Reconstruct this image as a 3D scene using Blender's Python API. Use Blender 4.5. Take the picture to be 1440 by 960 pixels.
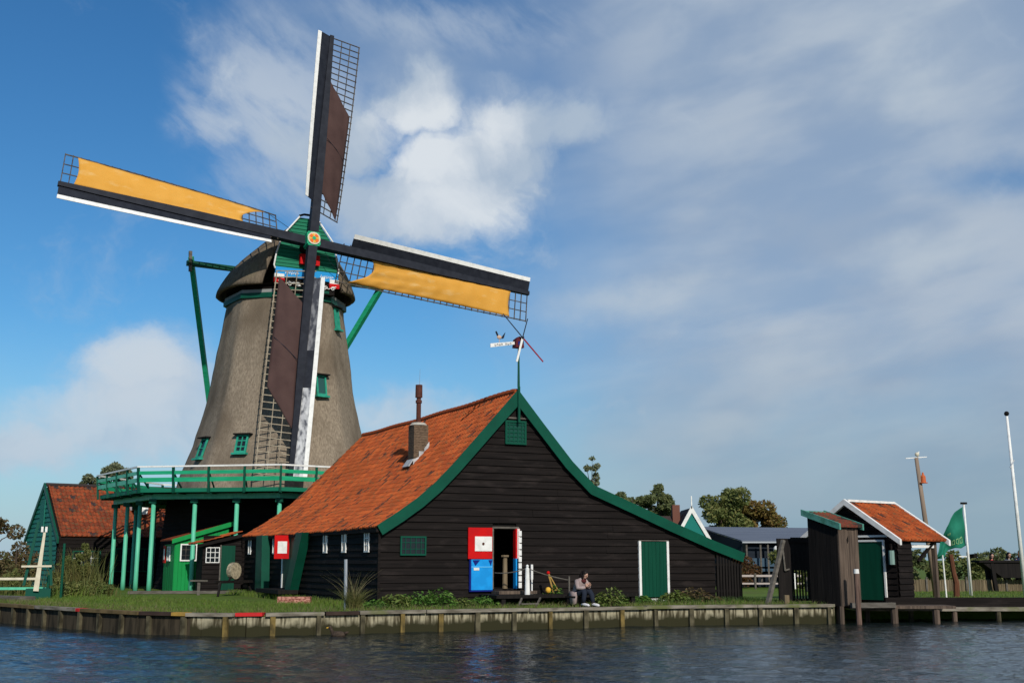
import bpy, math, random
from math import sin, cos, pi, radians, atan2, sqrt
from mathutils import Vector, Matrix, noise as mnoise
random.seed(7)
S = bpy.context.scene
C = S.collection
for o in list(bpy.data.objects): bpy.data.objects.remove(o)

# ------------------------------------------------------------------ camera
CAM_Z = 1.40
cam = bpy.data.cameras.new('camera'); co = bpy.data.objects.new('camera', cam); C.objects.link(co)
cam.lens = 40.0; cam.sensor_width = 36.0; cam.clip_start = .1; cam.clip_end = 8000
co.location = (0, 0, CAM_Z); co.rotation_euler = (radians(90) + math.atan(307 / 1600), 0, 0)
S.camera = co

# ------------------------------------------------------------------ world
SUN_AZ, SUN_EL = radians(19), radians(32)       # azimuth from -Y towards +X
w = bpy.data.worlds.new('World'); S.world = w; w.use_nodes = True
nt = w.node_tree; nt.nodes.clear()
def N(t, **k):
    n = nt.nodes.new(t)
    for a, b in k.items(): setattr(n, a, b)
    return n
def L(a, b): nt.links.new(a, b)
def M(op, a, b=None, c=None, clamp=False):
    n = N('ShaderNodeMath', operation=op, use_clamp=clamp)
    for i, x in enumerate((a, b, c)):
        if x is None: continue
        if isinstance(x, (int, float)): n.inputs[i].default_value = x
        else: L(x, n.inputs[i])
    return n.outputs[0]
def smooth(x, a, b):
    n = N('ShaderNodeMapRange', interpolation_type='SMOOTHSTEP')
    L(x, n.inputs[0]); n.inputs[1].default_value = a; n.inputs[2].default_value = b
    return n.outputs[0]
def mixc(f, a, b):
    n = N('ShaderNodeMix', data_type='RGBA')
    if isinstance(f, (int, float)): n.inputs[0].default_value = f
    else: L(f, n.inputs[0])
    for s, x in ((6, a), (7, b)):
        if isinstance(x, tuple): n.inputs[s].default_value = (*x, 1)
        else: L(x, n.inputs[s])
    return n.outputs[2]
sky = N('ShaderNodeTexSky', sky_type='NISHITA', sun_disc=False)
sky.sun_elevation = SUN_EL; sky.sun_rotation = radians(161); sky.air_density = 1.0; sky.dust_density = .6; sky.ozone_density = 2.2
hs = N('ShaderNodeHueSaturation'); hs.inputs['Saturation'].default_value = 1.22; hs.inputs['Value'].default_value = .80
L(sky.outputs[0], hs.inputs['Color'])
SKY_K = .115
skyc = N('ShaderNodeMix', data_type='RGBA', blend_type='MULTIPLY'); skyc.inputs[0].default_value = 1
L(hs.outputs[0], skyc.inputs[6]); skyc.inputs[7].default_value = (SKY_K * .62, SKY_K * .98, SKY_K * 1.14, 1)
tc = N('ShaderNodeTexCoord'); sx = N('ShaderNodeSeparateXYZ'); L(tc.outputs['Generated'], sx.inputs[0])
AZ = AZ0 = M('ARCTAN2', sx.outputs[0], sx.outputs[1]); EL = EL0 = M('ARCSINE', sx.outputs[2])
def noise_ae(sa, se, scale, det=6, rough=.55, dist=0., off=0., rot=0.):
    cr, sr = cos(rot), sin(rot)
    a = M('MULTIPLY', M('ADD', M('MULTIPLY', AZ, cr), M('MULTIPLY', EL, sr)), sa)
    e = M('MULTIPLY', M('SUBTRACT', M('MULTIPLY', EL, cr), M('MULTIPLY', AZ, sr)), se)
    c = N('ShaderNodeCombineXYZ'); L(a, c.inputs[0]); L(e, c.inputs[1]); c.inputs[2].default_value = off
    n = N('ShaderNodeTexNoise'); n.inputs['Scale'].default_value = scale; n.inputs['Detail'].default_value = det
    n.inputs['Roughness'].default_value = rough; n.inputs['Distortion'].default_value = dist
    L(c.outputs[0], n.inputs['Vector'])
    return n.outputs[0]
def blob(x, y, rx, ry, rot=0, soft=.25):
    """elliptic patch of sky; angles given in units of 1/1629 rad right of / above (720, 787)"""
    a0, e0 = (x - 720) / 1629, (787 - y) / 1629
    cr, sr = cos(radians(rot)), sin(radians(rot))
    da = M('SUBTRACT', AZ, a0); de = M('SUBTRACT', EL, e0)
    u = M('DIVIDE', M('ADD', M('MULTIPLY', da, cr), M('MULTIPLY', de, sr)), rx / 1629)
    v = M('DIVIDE', M('SUBTRACT', M('MULTIPLY', de, cr), M('MULTIPLY', da, sr)), ry / 1629)
    d = M('SQRT', M('ADD', M('MULTIPLY', u, u), M('MULTIPLY', v, v)))
    n = N('ShaderNodeMapRange', interpolation_type='SMOOTHSTEP')
    L(d, n.inputs[0]); n.inputs[1].default_value = 1.0; n.inputs[2].default_value = soft
    return n.outputs[0]
def mx(*a):
    r = a[0]
    for b in a[1:]: r = M('MAXIMUM', r, b)
    return r
nB = noise_ae(1, 2.2, 7, 5, .5, .25, 4.1, radians(12))  # sheet
nC = noise_ae(1, 2.6, 13, 8, .60, .25, 7.7, radians(-34))  # wisps
nD = noise_ae(1, 3.2, 5, 4, .5, .2, 9.2, radians(8))
w1_ = noise_ae(1, 1, 11, 6, .6, 0, 21.); w2_ = noise_ae(1, 1, 11, 6, .6, 0, 33.)
w3_ = noise_ae(1, 1.6, 3.5, 3, .5, 0, 41.); w4_ = noise_ae(1, 1.6, 3.5, 3, .5, 0, 53.)
AZ = M('ADD', AZ, M('ADD', M('MULTIPLY', M('SUBTRACT', w1_, .5), .07), M('MULTIPLY', M('SUBTRACT', w3_, .5), .14)))
EL = M('ADD', EL, M('ADD', M('MULTIPLY', M('SUBTRACT', w2_, .5), .06), M('MULTIPLY', M('SUBTRACT', w4_, .5), .10)))
nA = noise_ae(1, 1, 9, 7, .58, .3, 1.3)               # billows
# thin grey-lilac sheet over the right two thirds of the view
sh = mx(smooth(AZ, -.10, .20), M('MULTIPLY', blob(560, 60, 420, 120, 0, 0), .55))
sh = M('MULTIPLY', sh, M('SUBTRACT', 1.0, M('MULTIPLY', blob(1400, 262, 150, 40, 5, 0), .55)))
sh = M('MULTIPLY', sh, M('SUBTRACT', 1.0, M('MULTIPLY', blob(640, 20, 110, 50, -30, 0), .3)))
shd = M('MULTIPLY', sh, M('ADD', .80, M('MULTIPLY', smooth(nB, .30, .68), .20)), clamp=True)
shade = smooth(M('ADD', nD, M('MULTIPLY', M('SUBTRACT', nB, .5), .4)), .36, .66)
sheet_col = mixc(shade, (.305, .400, .540), (.420, .498, .600))
c0 = mixc(shd, skyc.outputs[2], sheet_col)
# brighter bands of the sheet
br = mx(blob(930, 400, 270, 62, 4, 0), blob(1330, 110, 190, 130, 30, 0), M('MULTIPLY', blob(1120, 590, 400, 40, 8, 0), .7), M('MULTIPLY', blob(1260, 370, 170, 50, 10, 0), .8), M('MULTIPLY', blob(1100,480,300,60,4,0),.5))
brd = M('MULTIPLY', br, M('ADD', .25, M('MULTIPLY', smooth(nB, .35, .7), .6)), clamp=True)
c1 = mixc(brd, c0, (.50, .575, .65))
# wisps on the left
wi = mx(blob(360, 170, 230, 190, -35, .1), M('MULTIPLY', blob(250, 190, 120, 60, -30, 0), .9), M('MULTIPLY', blob(620, 20, 420, 60, 0, 0), .6), blob(230, 560, 190, 120, 5, .1), M('MULTIPLY', blob(60, 640, 160, 60, 0, 0), .8), M('MULTIPLY', blob(560, 580, 240, 50, 0, 0), .6))
wid = M('MULTIPLY', wi, smooth(M('ADD', nC, M('MULTIPLY', wi, .26)), .38, .80), clamp=True)
c2 = mixc(M('MULTIPLY', wid, .85), c1, (.50, .575, .67))
# the bright heap right of the upright sail
nE = noise_ae(1, 1, 26, 6, .6, .2, 61.)
rag = M('ADD', M('MULTIPLY', M('SUBTRACT', nA, .5), 1.35), M('MULTIPLY', M('SUBTRACT', nE, .5), .55))
cu = mx(blob(560, 120, 130, 80, 10, 0), blob(640, 210, 260, 130, 8, 0), blob(720, 150, 170, 85, -8, 0), blob(520, 270, 200, 90, 0, 0), M('MULTIPLY', blob(800, 150, 130, 80, 0, 0), .8), M('MULTIPLY', blob(450, 190, 200, 110, 20, 0), .75))
cud = smooth(M('ADD', cu, rag), .05, .72)
cut = M('SUBTRACT', 1.0, M('MULTIPLY', blob(640, 85, 60, 55, -35, .2), .55))      # the blue notch in its upper edge
cud = M('MULTIPLY', cud, cut)
lit = mx(blob(570, 170, 150, 120, 0, 0), M('MULTIPLY', blob(680, 150, 110, 90, 0, 0), .8), M('MULTIPLY', blob(640, 250, 260, 120, 0, 0), .5))
ccol = mixc(smooth(M('ADD', lit, M('MULTIPLY', M('SUBTRACT', nA, .5), 1.4)), .05, .80), (.42, .51, .62), (.76, .80, .83))
c3 = mixc(M('MULTIPLY', cud, .90), c2, ccol)
# soft cloud low on the left
lo = mx(blob(210, 530, 130, 75, 10, 0), blob(190, 610, 330, 85, 0, 0), M('MULTIPLY', blob(20, 640, 240, 70, 0, 0), .9), M('MULTIPLY', blob(560, 585, 260, 55, 0, 0), .6))
lod = smooth(M('ADD', lo, M('MULTIPLY', rag, .8)), .18, .95)
c4 = mixc(M('MULTIPLY', lod, .82), c3, mixc(smooth(nA, .35, .65), (.42, .52, .64), (.60, .67, .74)))
# pale air just above the horizon
hz = M('MULTIPLY', smooth(EL0, .21, -.02), M('ADD', .52, M('MULTIPLY', nB, .5)))
hcol = mixc(smooth(AZ0, -.3, .35), (.40, .52, .65), (.235, .36, .435))
c5 = mixc(hz, c4, hcol)
bg = N('ShaderNodeBackground'); L(c5, bg.inputs[0]); bg.inputs[1].default_value = 1.0
out = N('ShaderNodeOutputWorld'); L(bg.outputs[0], out.inputs[0])

# ------------------------------------------------------------------ sun
sd = bpy.data.lights.new('sun', 'SUN'); so = bpy.data.objects.new('sun', sd); C.objects.link(so)
sd.energy = 3.6; sd.angle = radians(.6); sd.color = (1, .945, .86)
to_sun = Vector((sin(SUN_AZ) * cos(SUN_EL), -cos(SUN_AZ) * cos(SUN_EL), sin(SUN_EL)))
so.rotation_euler = to_sun.to_track_quat('Z', 'Y').to_euler(); so.location = (30, -20, 40)
V = S.view_settings; V.view_transform = 'Standard'; V.look = 'None'; V.exposure = 0; V.gamma = 1; V.use_curve_mapping = False
S.render.resolution_x = 1024; S.render.resolution_y = 682

# ------------------------------------------------------------------ materials
def mat(name, col, rough=.7, col2=None, scale=(3, 3, 3), lo=.35, hi=.65, det=5, bump=0., bscale=None, space='Object', spec=.12, col3=None, scale3=(1, 1, 1), lo3=.55, hi3=.7, metal=0, trans=0):
    m = bpy.data.materials.new(name); m.use_nodes = True
    t = m.node_tree; b = t.nodes['Principled BSDF']
    b.inputs['Roughness'].default_value = rough; b.inputs['Specular IOR Level'].default_value = spec; b.inputs['Metallic'].default_value = metal
    b.inputs['Base Color'].default_value = (*col, 1)
    def nz(sc, d, off=0):
        c = t.nodes.new('ShaderNodeTexCoord'); mp = t.nodes.new('ShaderNodeMapping'); mp.inputs['Scale'].default_value = sc; mp.inputs['Location'].default_value = (off, off, off)
        n = t.nodes.new('ShaderNodeTexNoise'); n.inputs['Scale'].default_value = 1; n.inputs['Detail'].default_value = d
        if space == 'World':
            g = t.nodes.new('ShaderNodeNewGeometry'); t.links.new(g.outputs['Position'], mp.inputs[0])
        else: t.links.new(c.outputs[space], mp.inputs[0])
        t.links.new(mp.outputs[0], n.inputs[0]); return n.outputs[0]
    cur = None
    if col2:
        r = t.nodes.new('ShaderNodeMapRange'); r.inputs[1].default_value = lo; r.inputs[2].default_value = hi
        t.links.new(nz(scale, det), r.inputs[0])
        x = t.nodes.new('ShaderNodeMix'); x.data_type = 'RGBA'; t.links.new(r.outputs[0], x.inputs[0])
        x.inputs[6].default_value = (*col, 1); x.inputs[7].default_value = (*col2, 1); cur = x.outputs[2]
    if col3:
        r = t.nodes.new('ShaderNodeMapRange'); r.inputs[1].default_value = lo3; r.inputs[2].default_value = hi3
        t.links.new(nz(scale3, 5, 3.7), r.inputs[0])
        x = t.nodes.new('ShaderNodeMix'); x.data_type = 'RGBA'; t.links.new(r.outputs[0], x.inputs[0])
        t.links.new(cur, x.inputs[6]); x.inputs[7].default_value = (*col3, 1); cur = x.outputs[2]
    if cur: t.links.new(cur, b.inputs['Base Color'])
    if bump:
        bp = t.nodes.new('ShaderNodeBump'); bp.inputs['Strength'].default_value = bump; bp.inputs['Distance'].default_value = .02
        t.links.new(nz(bscale or scale, 6, 9.1), bp.inputs['Height']); t.links.new(bp.outputs[0], b.inputs['Normal'])
    if trans:
        tr = t.nodes.new('ShaderNodeBsdfTranslucent'); mxn = t.nodes.new('ShaderNodeMixShader'); mxn.inputs[0].default_value = trans
        if cur: t.links.new(cur, tr.inputs[0])
        else: tr.inputs[0].default_value = (*col, 1)
        t.links.new(b.outputs[0], mxn.inputs[1]); t.links.new(tr.outputs[0], mxn.inputs[2]); t.links.new(mxn.outputs[0], t.nodes['Material Output'].inputs[0])
    return m
TAR = mat('tarred_boards', (.0080, .0066, .0062), .75, (.0165, .0130, .0118), (.7, 9, 22), .3, .75, spec=.06, bump=.35, bscale=(2, 12, 60), col3=(.028, .022, .020), scale3=(1.2, 3, 5), lo3=.55, hi3=.8)
TARV = mat('tarred_planks_upright', (.0075, .0065, .0062), .8, (.018, .015, .0135), (14, 14, .8), .3, .75, bump=.35, bscale=(40, 40, 2))
GREEN = mat('dark_green_paint', (.004, .060, .036), .42, (.005, .078, .046), (2, 2, 2), .3, .7, spec=.12, col3=(.010, .050, .034), scale3=(8, 8, 30), lo3=.55, hi3=.75, bump=.1)
GREEND = mat('deep_green_door_paint', (.003, .045, .026), .5, (.004, .060, .034), (9, 9, .6), .3, .7, bump=.15)
POSTG = mat('pale_green_paint', (.12, .52, .33), .45, (.085, .42, .26), (6, 6, 1.2), .35, .7, spec=.2, col3=(.20, .56, .40), scale3=(9, 9, 2), lo3=.6, hi3=.8)
RAILG = mat('railing_green_paint', (.012, .29, .13), .5, (.022, .37, .19), (2, 2, 9), .3, .7)
SHEDG = mat('bright_green_paint', (.006, .225, .050), .5, (.009, .26, .065), (4, 4, .8), .3, .7, bump=.1)
TEALG = mat('teal_green_boards', (.012, .130, .095), .6, (.020, .175, .130), (1, 4, 12), .3, .7, bump=.2)
WHITE = mat('white_paint', (.78, .77, .73), .5, (.62, .61, .57), (5, 5, 5), .45, .75)
WORN = mat('worn_white_board', (.42, .42, .43), .7, (.09, .095, .11), (6, 6, 3), .42, .62, det=9, col3=(.60, .60, .59), scale3=(5, 5, 2), lo3=.45, hi3=.70)
STOCK = mat('sail_stock_paint', (.013, .015, .022), .6, (.022, .025, .034), (3, 3, 3), .35, .7, spec=.12)
WORND = mat('worn_dark_board', (.055, .058, .070), .7, (.20, .20, .21), (4, 4, 2), .45, .62, det=9)
SCLOTHY = mat('yellow_sailcloth', (.82, .43, .080), .8, (.77, .385, .060), (1.3, 1.3, 1.3), .35, .7, trans=.25, col3=(.84, .56, .22), scale3=(1.2, 1.2, 3.2), lo3=.55, hi3=.8, bump=.3, bscale=(14, 14, 14))
SCLOTHB = mat('brown_sailcloth', (.090, .052, .046), .8, (.072, .041, .037), (1.5, 1.5, 1.5), .35, .7, trans=.15, bump=.3, bscale=(12, 12, 12))
LATH = mat('lath_wood', (.10, .085, .070), .7, (.045, .04, .038), (4, 4, 4), .4, .6)
LATHL = mat('pale_lath_wood', (.33, .28, .20), .7, (.22, .18, .13), (4, 4, 4), .4, .6)
THATCH = mat('reed_thatch', (.325, .265, .195), .95, (.140, .110, .080), (15, 15, 5), .25, .78, det=9, bump=1., bscale=(26, 26, 22), spec=.05, col3=(.135, .105, .075), scale3=(.55, .55, .28), lo3=.44, hi3=.66)
THATCHD = mat('old_cap_thatch', (.22, .175, .125), .95, (.085, .066, .048), (7, 7, 3), .25, .75, det=9, bump=1., bscale=(18, 18, 9), spec=.05, col3=(.16, .13, .085), scale3=(.9, .9, .9), lo3=.5, hi3=.7)
RED = mat('red_paint', (.56, .006, .006), .5, (.47, .006, .008), (4, 4, 4), .4, .6)
BLUE = mat('bright_blue_paint', (.012, .30, .72), .5, (.010, .25, .62), (4, 4, 4), .4, .6)
BLUED = mat('deep_blue_paint', (.006, .015, .16), .5)
ORANGE = mat('orange_paint', (.72, .14, .02), .5)
YELLOW = mat('yellow_paint', (.70, .40, .05), .5)
CREAM = mat('cream_paint', (.66, .60, .46), .5, (.58, .52, .39), (3, 3, 3), .4, .6)
DARK = mat('dark_inside', (.010, .009, .008), .9)
GLASS = mat('window_glass', (.012, .016, .018), .08, spec=.5)
GREY = mat('grey_weathered_wood', (.15, .135, .115), .85, (.075, .067, .055), (3, 3, 9), .3, .7, bump=.4)
BROWNW = mat('brown_weathered_wood', (.150, .110, .082), .85, (.050, .037, .029), (16, 16, .9), .3, .7, bump=.5, bscale=(40, 40, 2))
POSTW = mat('pale_post_wood', (.22, .165, .10), .8, (.15, .11, .065), (9, 9, 2), .3, .7)
BRICK = mat('brown_brick', (.17, .115, .075), .9, (.10, .068, .045), (12, 12, 30), .4, .6, bump=.3)
REDBRICK = mat('red_brick_step', (.52, .25, .19), .9, (.20, .07, .05), (9, 9, 22), .45, .55, bump=.3)
RUST = mat('rusted_steel', (.115, .040, .026), .75, (.065, .024, .018), (9, 9, 9), .3, .7, bump=.3)
LEAD = mat('lead_flashing', (.58, .57, .55), .6, (.36, .36, .36), (6, 6, 6), .3, .7)
METAL = mat('galvanised_steel', (.42, .44, .46), .4, metal=.6)
STONE = mat('grindstone', (.50, .42, .28), .9, (.15, .125, .09), (9, 9, 9), .3, .7)
ROOFG = mat('grey_sheet_roof', (.125, .145, .185), .6, (.095, .112, .148), (.3, 3, 3), .3, .7)
NAVY = mat('navy_wall', (.014, .022, .034), .6, (.009, .013, .020), (1, 1, 6), .3, .7)
def tile_mat(name, c1, c2, dark, moss, amount=.07, mossy=.62):
    m = bpy.data.materials.new(name); m.use_nodes = True; t = m.node_tree; b = t.nodes['Principled BSDF']
    b.inputs['Roughness'].default_value = .8; b.inputs['Specular IOR Level'].default_value = .2
    uv = t.nodes.new('ShaderNodeUVMap'); fl = t.nodes.new('ShaderNodeVectorMath'); fl.operation = 'FLOOR'; t.links.new(uv.outputs[0], fl.inputs[0])
    wn = t.nodes.new('ShaderNodeTexWhiteNoise'); wn.noise_dimensions = '3D'; t.links.new(fl.outputs[0], wn.inputs[0])
    def mix(f, a, b_):
        x = t.nodes.new('ShaderNodeMix'); x.data_type = 'RGBA'; t.links.new(f, x.inputs[0])
        for i, q in ((6, a), (7, b_)):
            if isinstance(q, tuple): x.inputs[i].default_value = (*q, 1)
            else: t.links.new(q, x.inputs[i])
        return x.outputs[2]
    def rng(s, a, b_):
        r = t.nodes.new('ShaderNodeMapRange'); r.inputs[1].default_value = a; r.inputs[2].default_value = b_; t.links.new(s, r.inputs[0]); return r.outputs[0]
    def nz(sc, src=None, d=5):
        n = t.nodes.new('ShaderNodeTexNoise'); n.inputs['Scale'].default_value = sc; n.inputs['Detail'].default_value = d
        t.links.new(src or uv.outputs[0], n.inputs[0]); return n.outputs[0]
    sp = t.nodes.new('ShaderNodeSeparateColor'); t.links.new(wn.outputs['Color'], sp.inputs[0])
    c = mix(sp.outputs[0], c1, c2)
    c = mix(rng(nz(.16), .48, .72), c, tuple(x * .55 for x in c1))
    c = mix(rng(sp.outputs[1], 1 - amount, 1 - amount + .01), c, dark)
    patch = t.nodes.new('ShaderNodeMath'); patch.operation = 'MULTIPLY'
    t.links.new(rng(nz(.22, d=3), .60, .66), patch.inputs[0]); t.links.new(rng(sp.outputs[2], .45, .5), patch.inputs[1])
    c = mix(patch.outputs[0], c, dark)
    c = mix(rng(nz(1.6, d=8), mossy, mossy + .16), c, moss)
    t.links.new(c, b.inputs['Base Color'])
    bp = t.nodes.new('ShaderNodeBump'); bp.inputs['Strength'].default_value = .4; bp.inputs['Distance'].default_value = .01
    t.links.new(nz(7, d=6), bp.inputs['Height']); t.links.new(bp.outputs[0], b.inputs['Normal'])
    return m
TILE = tile_mat('orange_pantiles', (.44, .095, .022), (.25, .048, .014), (.07, .030, .020), (.16, .075, .03), .05, .54)
TILE2 = tile_mat('red_pantiles', (.34, .070, .022), (.15, .034, .015), (.045, .030, .030), (.11, .065, .030), .05, .50)
TILEM = tile_mat('mossy_pantiles', (.26, .065, .035), (.17, .045, .028), (.05, .035, .03), (.075, .075, .04), .08, .5)
TILED = tile_mat('dark_roof_tiles', (.05, .035, .03), (.035, .025, .024), (.02, .018, .018), (.04, .035, .025))

# ------------------------------------------------------------------ mesh helpers
class MB:
    def __init__(s, T=None): s.v = []; s.f = []; s.T = T; s.uv = None
    def add(s, vs, fs):
        n = len(s.v); s.v += [(s.T(*p) if s.T else tuple(p)) for p in vs]; s.f += [tuple(i + n for i in f) for f in fs]; return s
    def box(s, x0, x1, y0, y1, z0, z1):
        return s.add([(x0, y0, z0), (x1, y0, z0), (x1, y1, z0), (x0, y1, z0), (x0, y0, z1), (x1, y0, z1), (x1, y1, z1), (x0, y1, z1)],
                     [(0, 3, 2, 1), (4, 5, 6, 7), (0, 1, 5, 4), (1, 2, 6, 5), (2, 3, 7, 6), (3, 0, 4, 7)])
    def bar(s, a, b, w, h=None, up=(0, 0, 1), w2=None, h2=None):
        h = h or w; w2 = w2 or w; h2 = h2 or h; a = Vector(a); b = Vector(b); d = (b - a).normalized(); up = Vector(up)
        x = d.cross(up)
        if x.length < 1e-4: x = d.cross(Vector((0, 1, 0)))
        x.normalize(); y = x.cross(d)
        vs = [p + x * (i * ww / 2) + y * (j * hh / 2) for p, ww, hh in ((a, w, h), (b, w2, h2)) for i, j in ((-1, -1), (1, -1), (1, 1), (-1, 1))]
        return s.add(vs, [(0, 3, 2, 1), (4, 5, 6, 7), (0, 1, 5, 4), (1, 2, 6, 5), (2, 3, 7, 6), (3, 0, 4, 7)])
    def tube(s, a, b, r, r2=None, n=10, cap=True):
        return s.path([a, b], [r, r if r2 is None else r2], n, cap)
    def path(s, pts, rs, n=8, cap=True):
        pts = [Vector(p) for p in pts]
        if not isinstance(rs, (list, tuple)): rs = [rs] * len(pts)
        vs = []; fs = []; px = None
        for i, p in enumerate(pts):
            d = (pts[min(i + 1, len(pts) - 1)] - pts[max(i - 1, 0)]).normalized()
            if px is None:
                px = d.cross(Vector((0, 0, 1)))
                if px.length < .05: px = d.cross(Vector((0, 1, 0)))
            px = (px - d * px.dot(d)).normalized(); py = d.cross(px)
            vs += [p + (px * cos(2 * pi * k / n) + py * sin(2 * pi * k / n)) * rs[i] for k in range(n)]
        for i in range(len(pts) - 1):
            for k in range(n): fs.append((i * n + k, i * n + (k + 1) % n, (i + 1) * n + (k + 1) % n, (i + 1) * n + k))
        if cap: fs += [tuple(range(n))[::-1], tuple(range((len(pts) - 1) * n, len(pts) * n))]
        return s.add(vs, fs)
    def prism(s, pts, vec):
        n = len(pts); vec = Vector(vec); a = [Vector(p) for p in pts]
        return s.add(a + [p + vec for p in a], [tuple(range(n)), tuple(range(2 * n - 1, n - 1, -1))] + [(i, i + n, (i + 1) % n + n, (i + 1) % n) for i in range(n)])
    def ball(s, c, r, n=10, m=7, sc=(1, 1, 1)):
        vs = []; fs = []
        for i in range(m + 1):
            for k in range(n):
                t = pi * i / m; p = 2 * pi * k / n
                vs.append((c[0] + r * sc[0] * sin(t) * cos(p), c[1] + r * sc[1] * sin(t) * sin(p), c[2] + r * sc[2] * cos(t)))
        for i in range(m):
            for k in range(n): fs.append((i * n + k, (i + 1) * n + k, (i + 1) * n + (k + 1) % n, i * n + (k + 1) % n))
        return s.add(vs, fs)
    def build(s, name, m, parent=None, smooth=False, uvs=None, label=None):
        me = bpy.data.meshes.new(name); me.from_pydata([tuple(p) for p in s.v], [], s.f); me.validate(clean_customdata=False); me.materials.append(m)
        if s.uv:
            ul = me.uv_layers.new(name='UVMap'); k = 0
            flat = [c for f in s.uv for q in f for c in q]
            if len(flat) == len(ul.data) * 2: ul.data.foreach_set('uv', flat)
        if not s.uv or True:
            import bmesh
            if not s.uv:
                b = bmesh.new(); b.from_mesh(me); bmesh.ops.recalc_face_normals(b, faces=b.faces); b.to_mesh(me); b.free()
        if smooth:
            me.polygons.foreach_set('use_smooth', [True] * len(me.polygons))
        o = bpy.data.objects.new(name, me); C.objects.link(o)
        if parent: o.parent = parent
        if label: o['label'] = label
        return o
def thing(name, loc, rz, label, cat, group=None):
    o = bpy.data.objects.new(name, None); C.objects.link(o); o.location = loc; o.rotation_euler = (0, 0, rz); o.empty_display_size = .3
    return tag(o, label, cat, group)
def tag(o, label, cat, group=None, kind=None):
    if label: o['label'] = label
    if cat: o['category'] = cat
    if group: o['group'] = group
    if kind: o['kind'] = kind
    return o
def at(o, loc, rz=0): o.location = loc; o.rotation_euler = (0, 0, rz); return o
def copy_tree(o, parent=None):
    kids = list(o.children); c = o.copy(); C.objects.link(c)
    if parent: c.parent = parent
    for ch in kids: copy_tree(ch, c)
    return c

def clap(T, outline, z0, z1, openings=(), pitch=.21, seed=1, proud=.046):
    """horizontal overlapping boards; wall coordinates x along, y out (negative = outwards), z up"""
    mb = MB(T); rnd = random.Random(seed); n = int(math.ceil((z1 - z0) / pitch))
    for i in range(n):
        a = z0 + i * pitch; b = min(a + pitch + .02, z1)
        if i: a += rnd.uniform(-.008, .008)
        l0, r0 = outline(a); l1, r1 = outline(b)
        if r1 - l1 < .02: l1 = r1 = (l1 + r1) / 2
        cuts = [(l0, r0, l1, r1)]
        segs = [[max(l0, min(l0, l1)), max(r0, r1)]]
        spans = [(min(l0, l1), max(r0, r1))]
        for ox0, ox1, oz0, oz1 in openings:
            if a < oz1 - .04 and b > oz0 + .04:
                ns = []
                for s0, s1 in spans:
                    if ox0 > s0 and ox1 < s1: ns += [(s0, ox0), (ox1, s1)]
                    else: ns.append((s0, s1))
                spans = ns
        for s0, s1 in spans:
            # split in plank lengths
            xs = [s0]
            while s1 - xs[-1] > 6: xs.append(xs[-1] + rnd.uniform(3.2, 5.5))
            xs.append(s1)
            for p, q in zip(xs, xs[1:]):
                if q - p < .03: continue
                y = -proud - rnd.uniform(0, .012); wob = rnd.uniform(-.006, .006)
                pa = max(p, l0) if p == xs[0] else p; pb = max(p, l1) if p == xs[0] else p
                qa = min(q, r0) if q == xs[-1] else q; qb = min(q, r1) if q == xs[-1] else q
                if qa <= pa: continue
                qb = max(qb, pb)
                g = .004
                mb.add([(pa + g, y, a), (qa - g, y, a + wob), (qb - g, -.006, b + wob), (pb + g, -.006, b), (pa + g, .02, a), (qa - g, .02, a + wob)],
                       [(0, 1, 2, 3), (0, 4, 5, 1)])
    return mb
def roof_tiles(P, a0, a1, tw=.24, ch=.29, out=None, sub=6, thick=.018, seed=3, end=None):
    """P(a, s) -> point, profile length S; out: outward offset function. a along the ridge, s down the slope"""
    Pf, Sl, Nf = P
    rnd = random.Random(seed)
    mb = MB(); mb.uv = []; nc = int(round(Sl / ch)); ch = Sl / nc; nt_ = int(round((a1 - a0) / tw)); tw = (a1 - a0) / nt_
    cols = nt_ * sub
    for j in range(nc):
        s_hi, s_lo = j * ch, (j + 1) * ch + .02
        lift = [rnd.uniform(0, .012) for _ in range(nt_ + 1)]
        jit = [rnd.uniform(-.02, .02) for _ in range(nt_ + 1)]
        base = len(mb.v)
        amax = end(s_lo) if end else a1
        for r, (s_, h0) in enumerate(((s_hi, .0), (s_lo, thick), (s_lo, -.01))):
            nrm = Nf(min(s_, Sl))
            for i in range(cols + 1):
                k = min(i // sub, nt_ - 1); fr = (i % sub) / sub if i < cols else 1.0
                a = a0 + i * tw / sub
                prof = .058 * (sin(2 * pi * (fr + .05)) * .85 + (.5 if fr > .62 else 0))
                ss = s_ + (jit[k] if r else 0)
                p = Pf(min(a, amax), min(ss, Sl + .05)); h = prof + h0 + (lift[k] if r else 0)
                if r == 2: h = -.02 + h0
                mb.v.append(tuple(p + nrm * h))
        W = cols + 1
        for i in range(cols):
            if a0 + i * tw / sub > amax: break
            u0 = i / sub + .001; u1 = (i + 1) / sub - .001
            mb.f.append((base + i, base + W + i, base + W + i + 1, base + i + 1)); mb.uv.append([(u0, j + .01), (u0, j + .9), (u1, j + .9), (u1, j + .01)])
            mb.f.append((base + W + i, base + 2 * W + i, base + 2 * W + i + 1, base + W + i + 1)); mb.uv.append([(u0, j + .9), (u0, j + .95), (u1, j + .95), (u1, j + .9)])
    return mb
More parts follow.
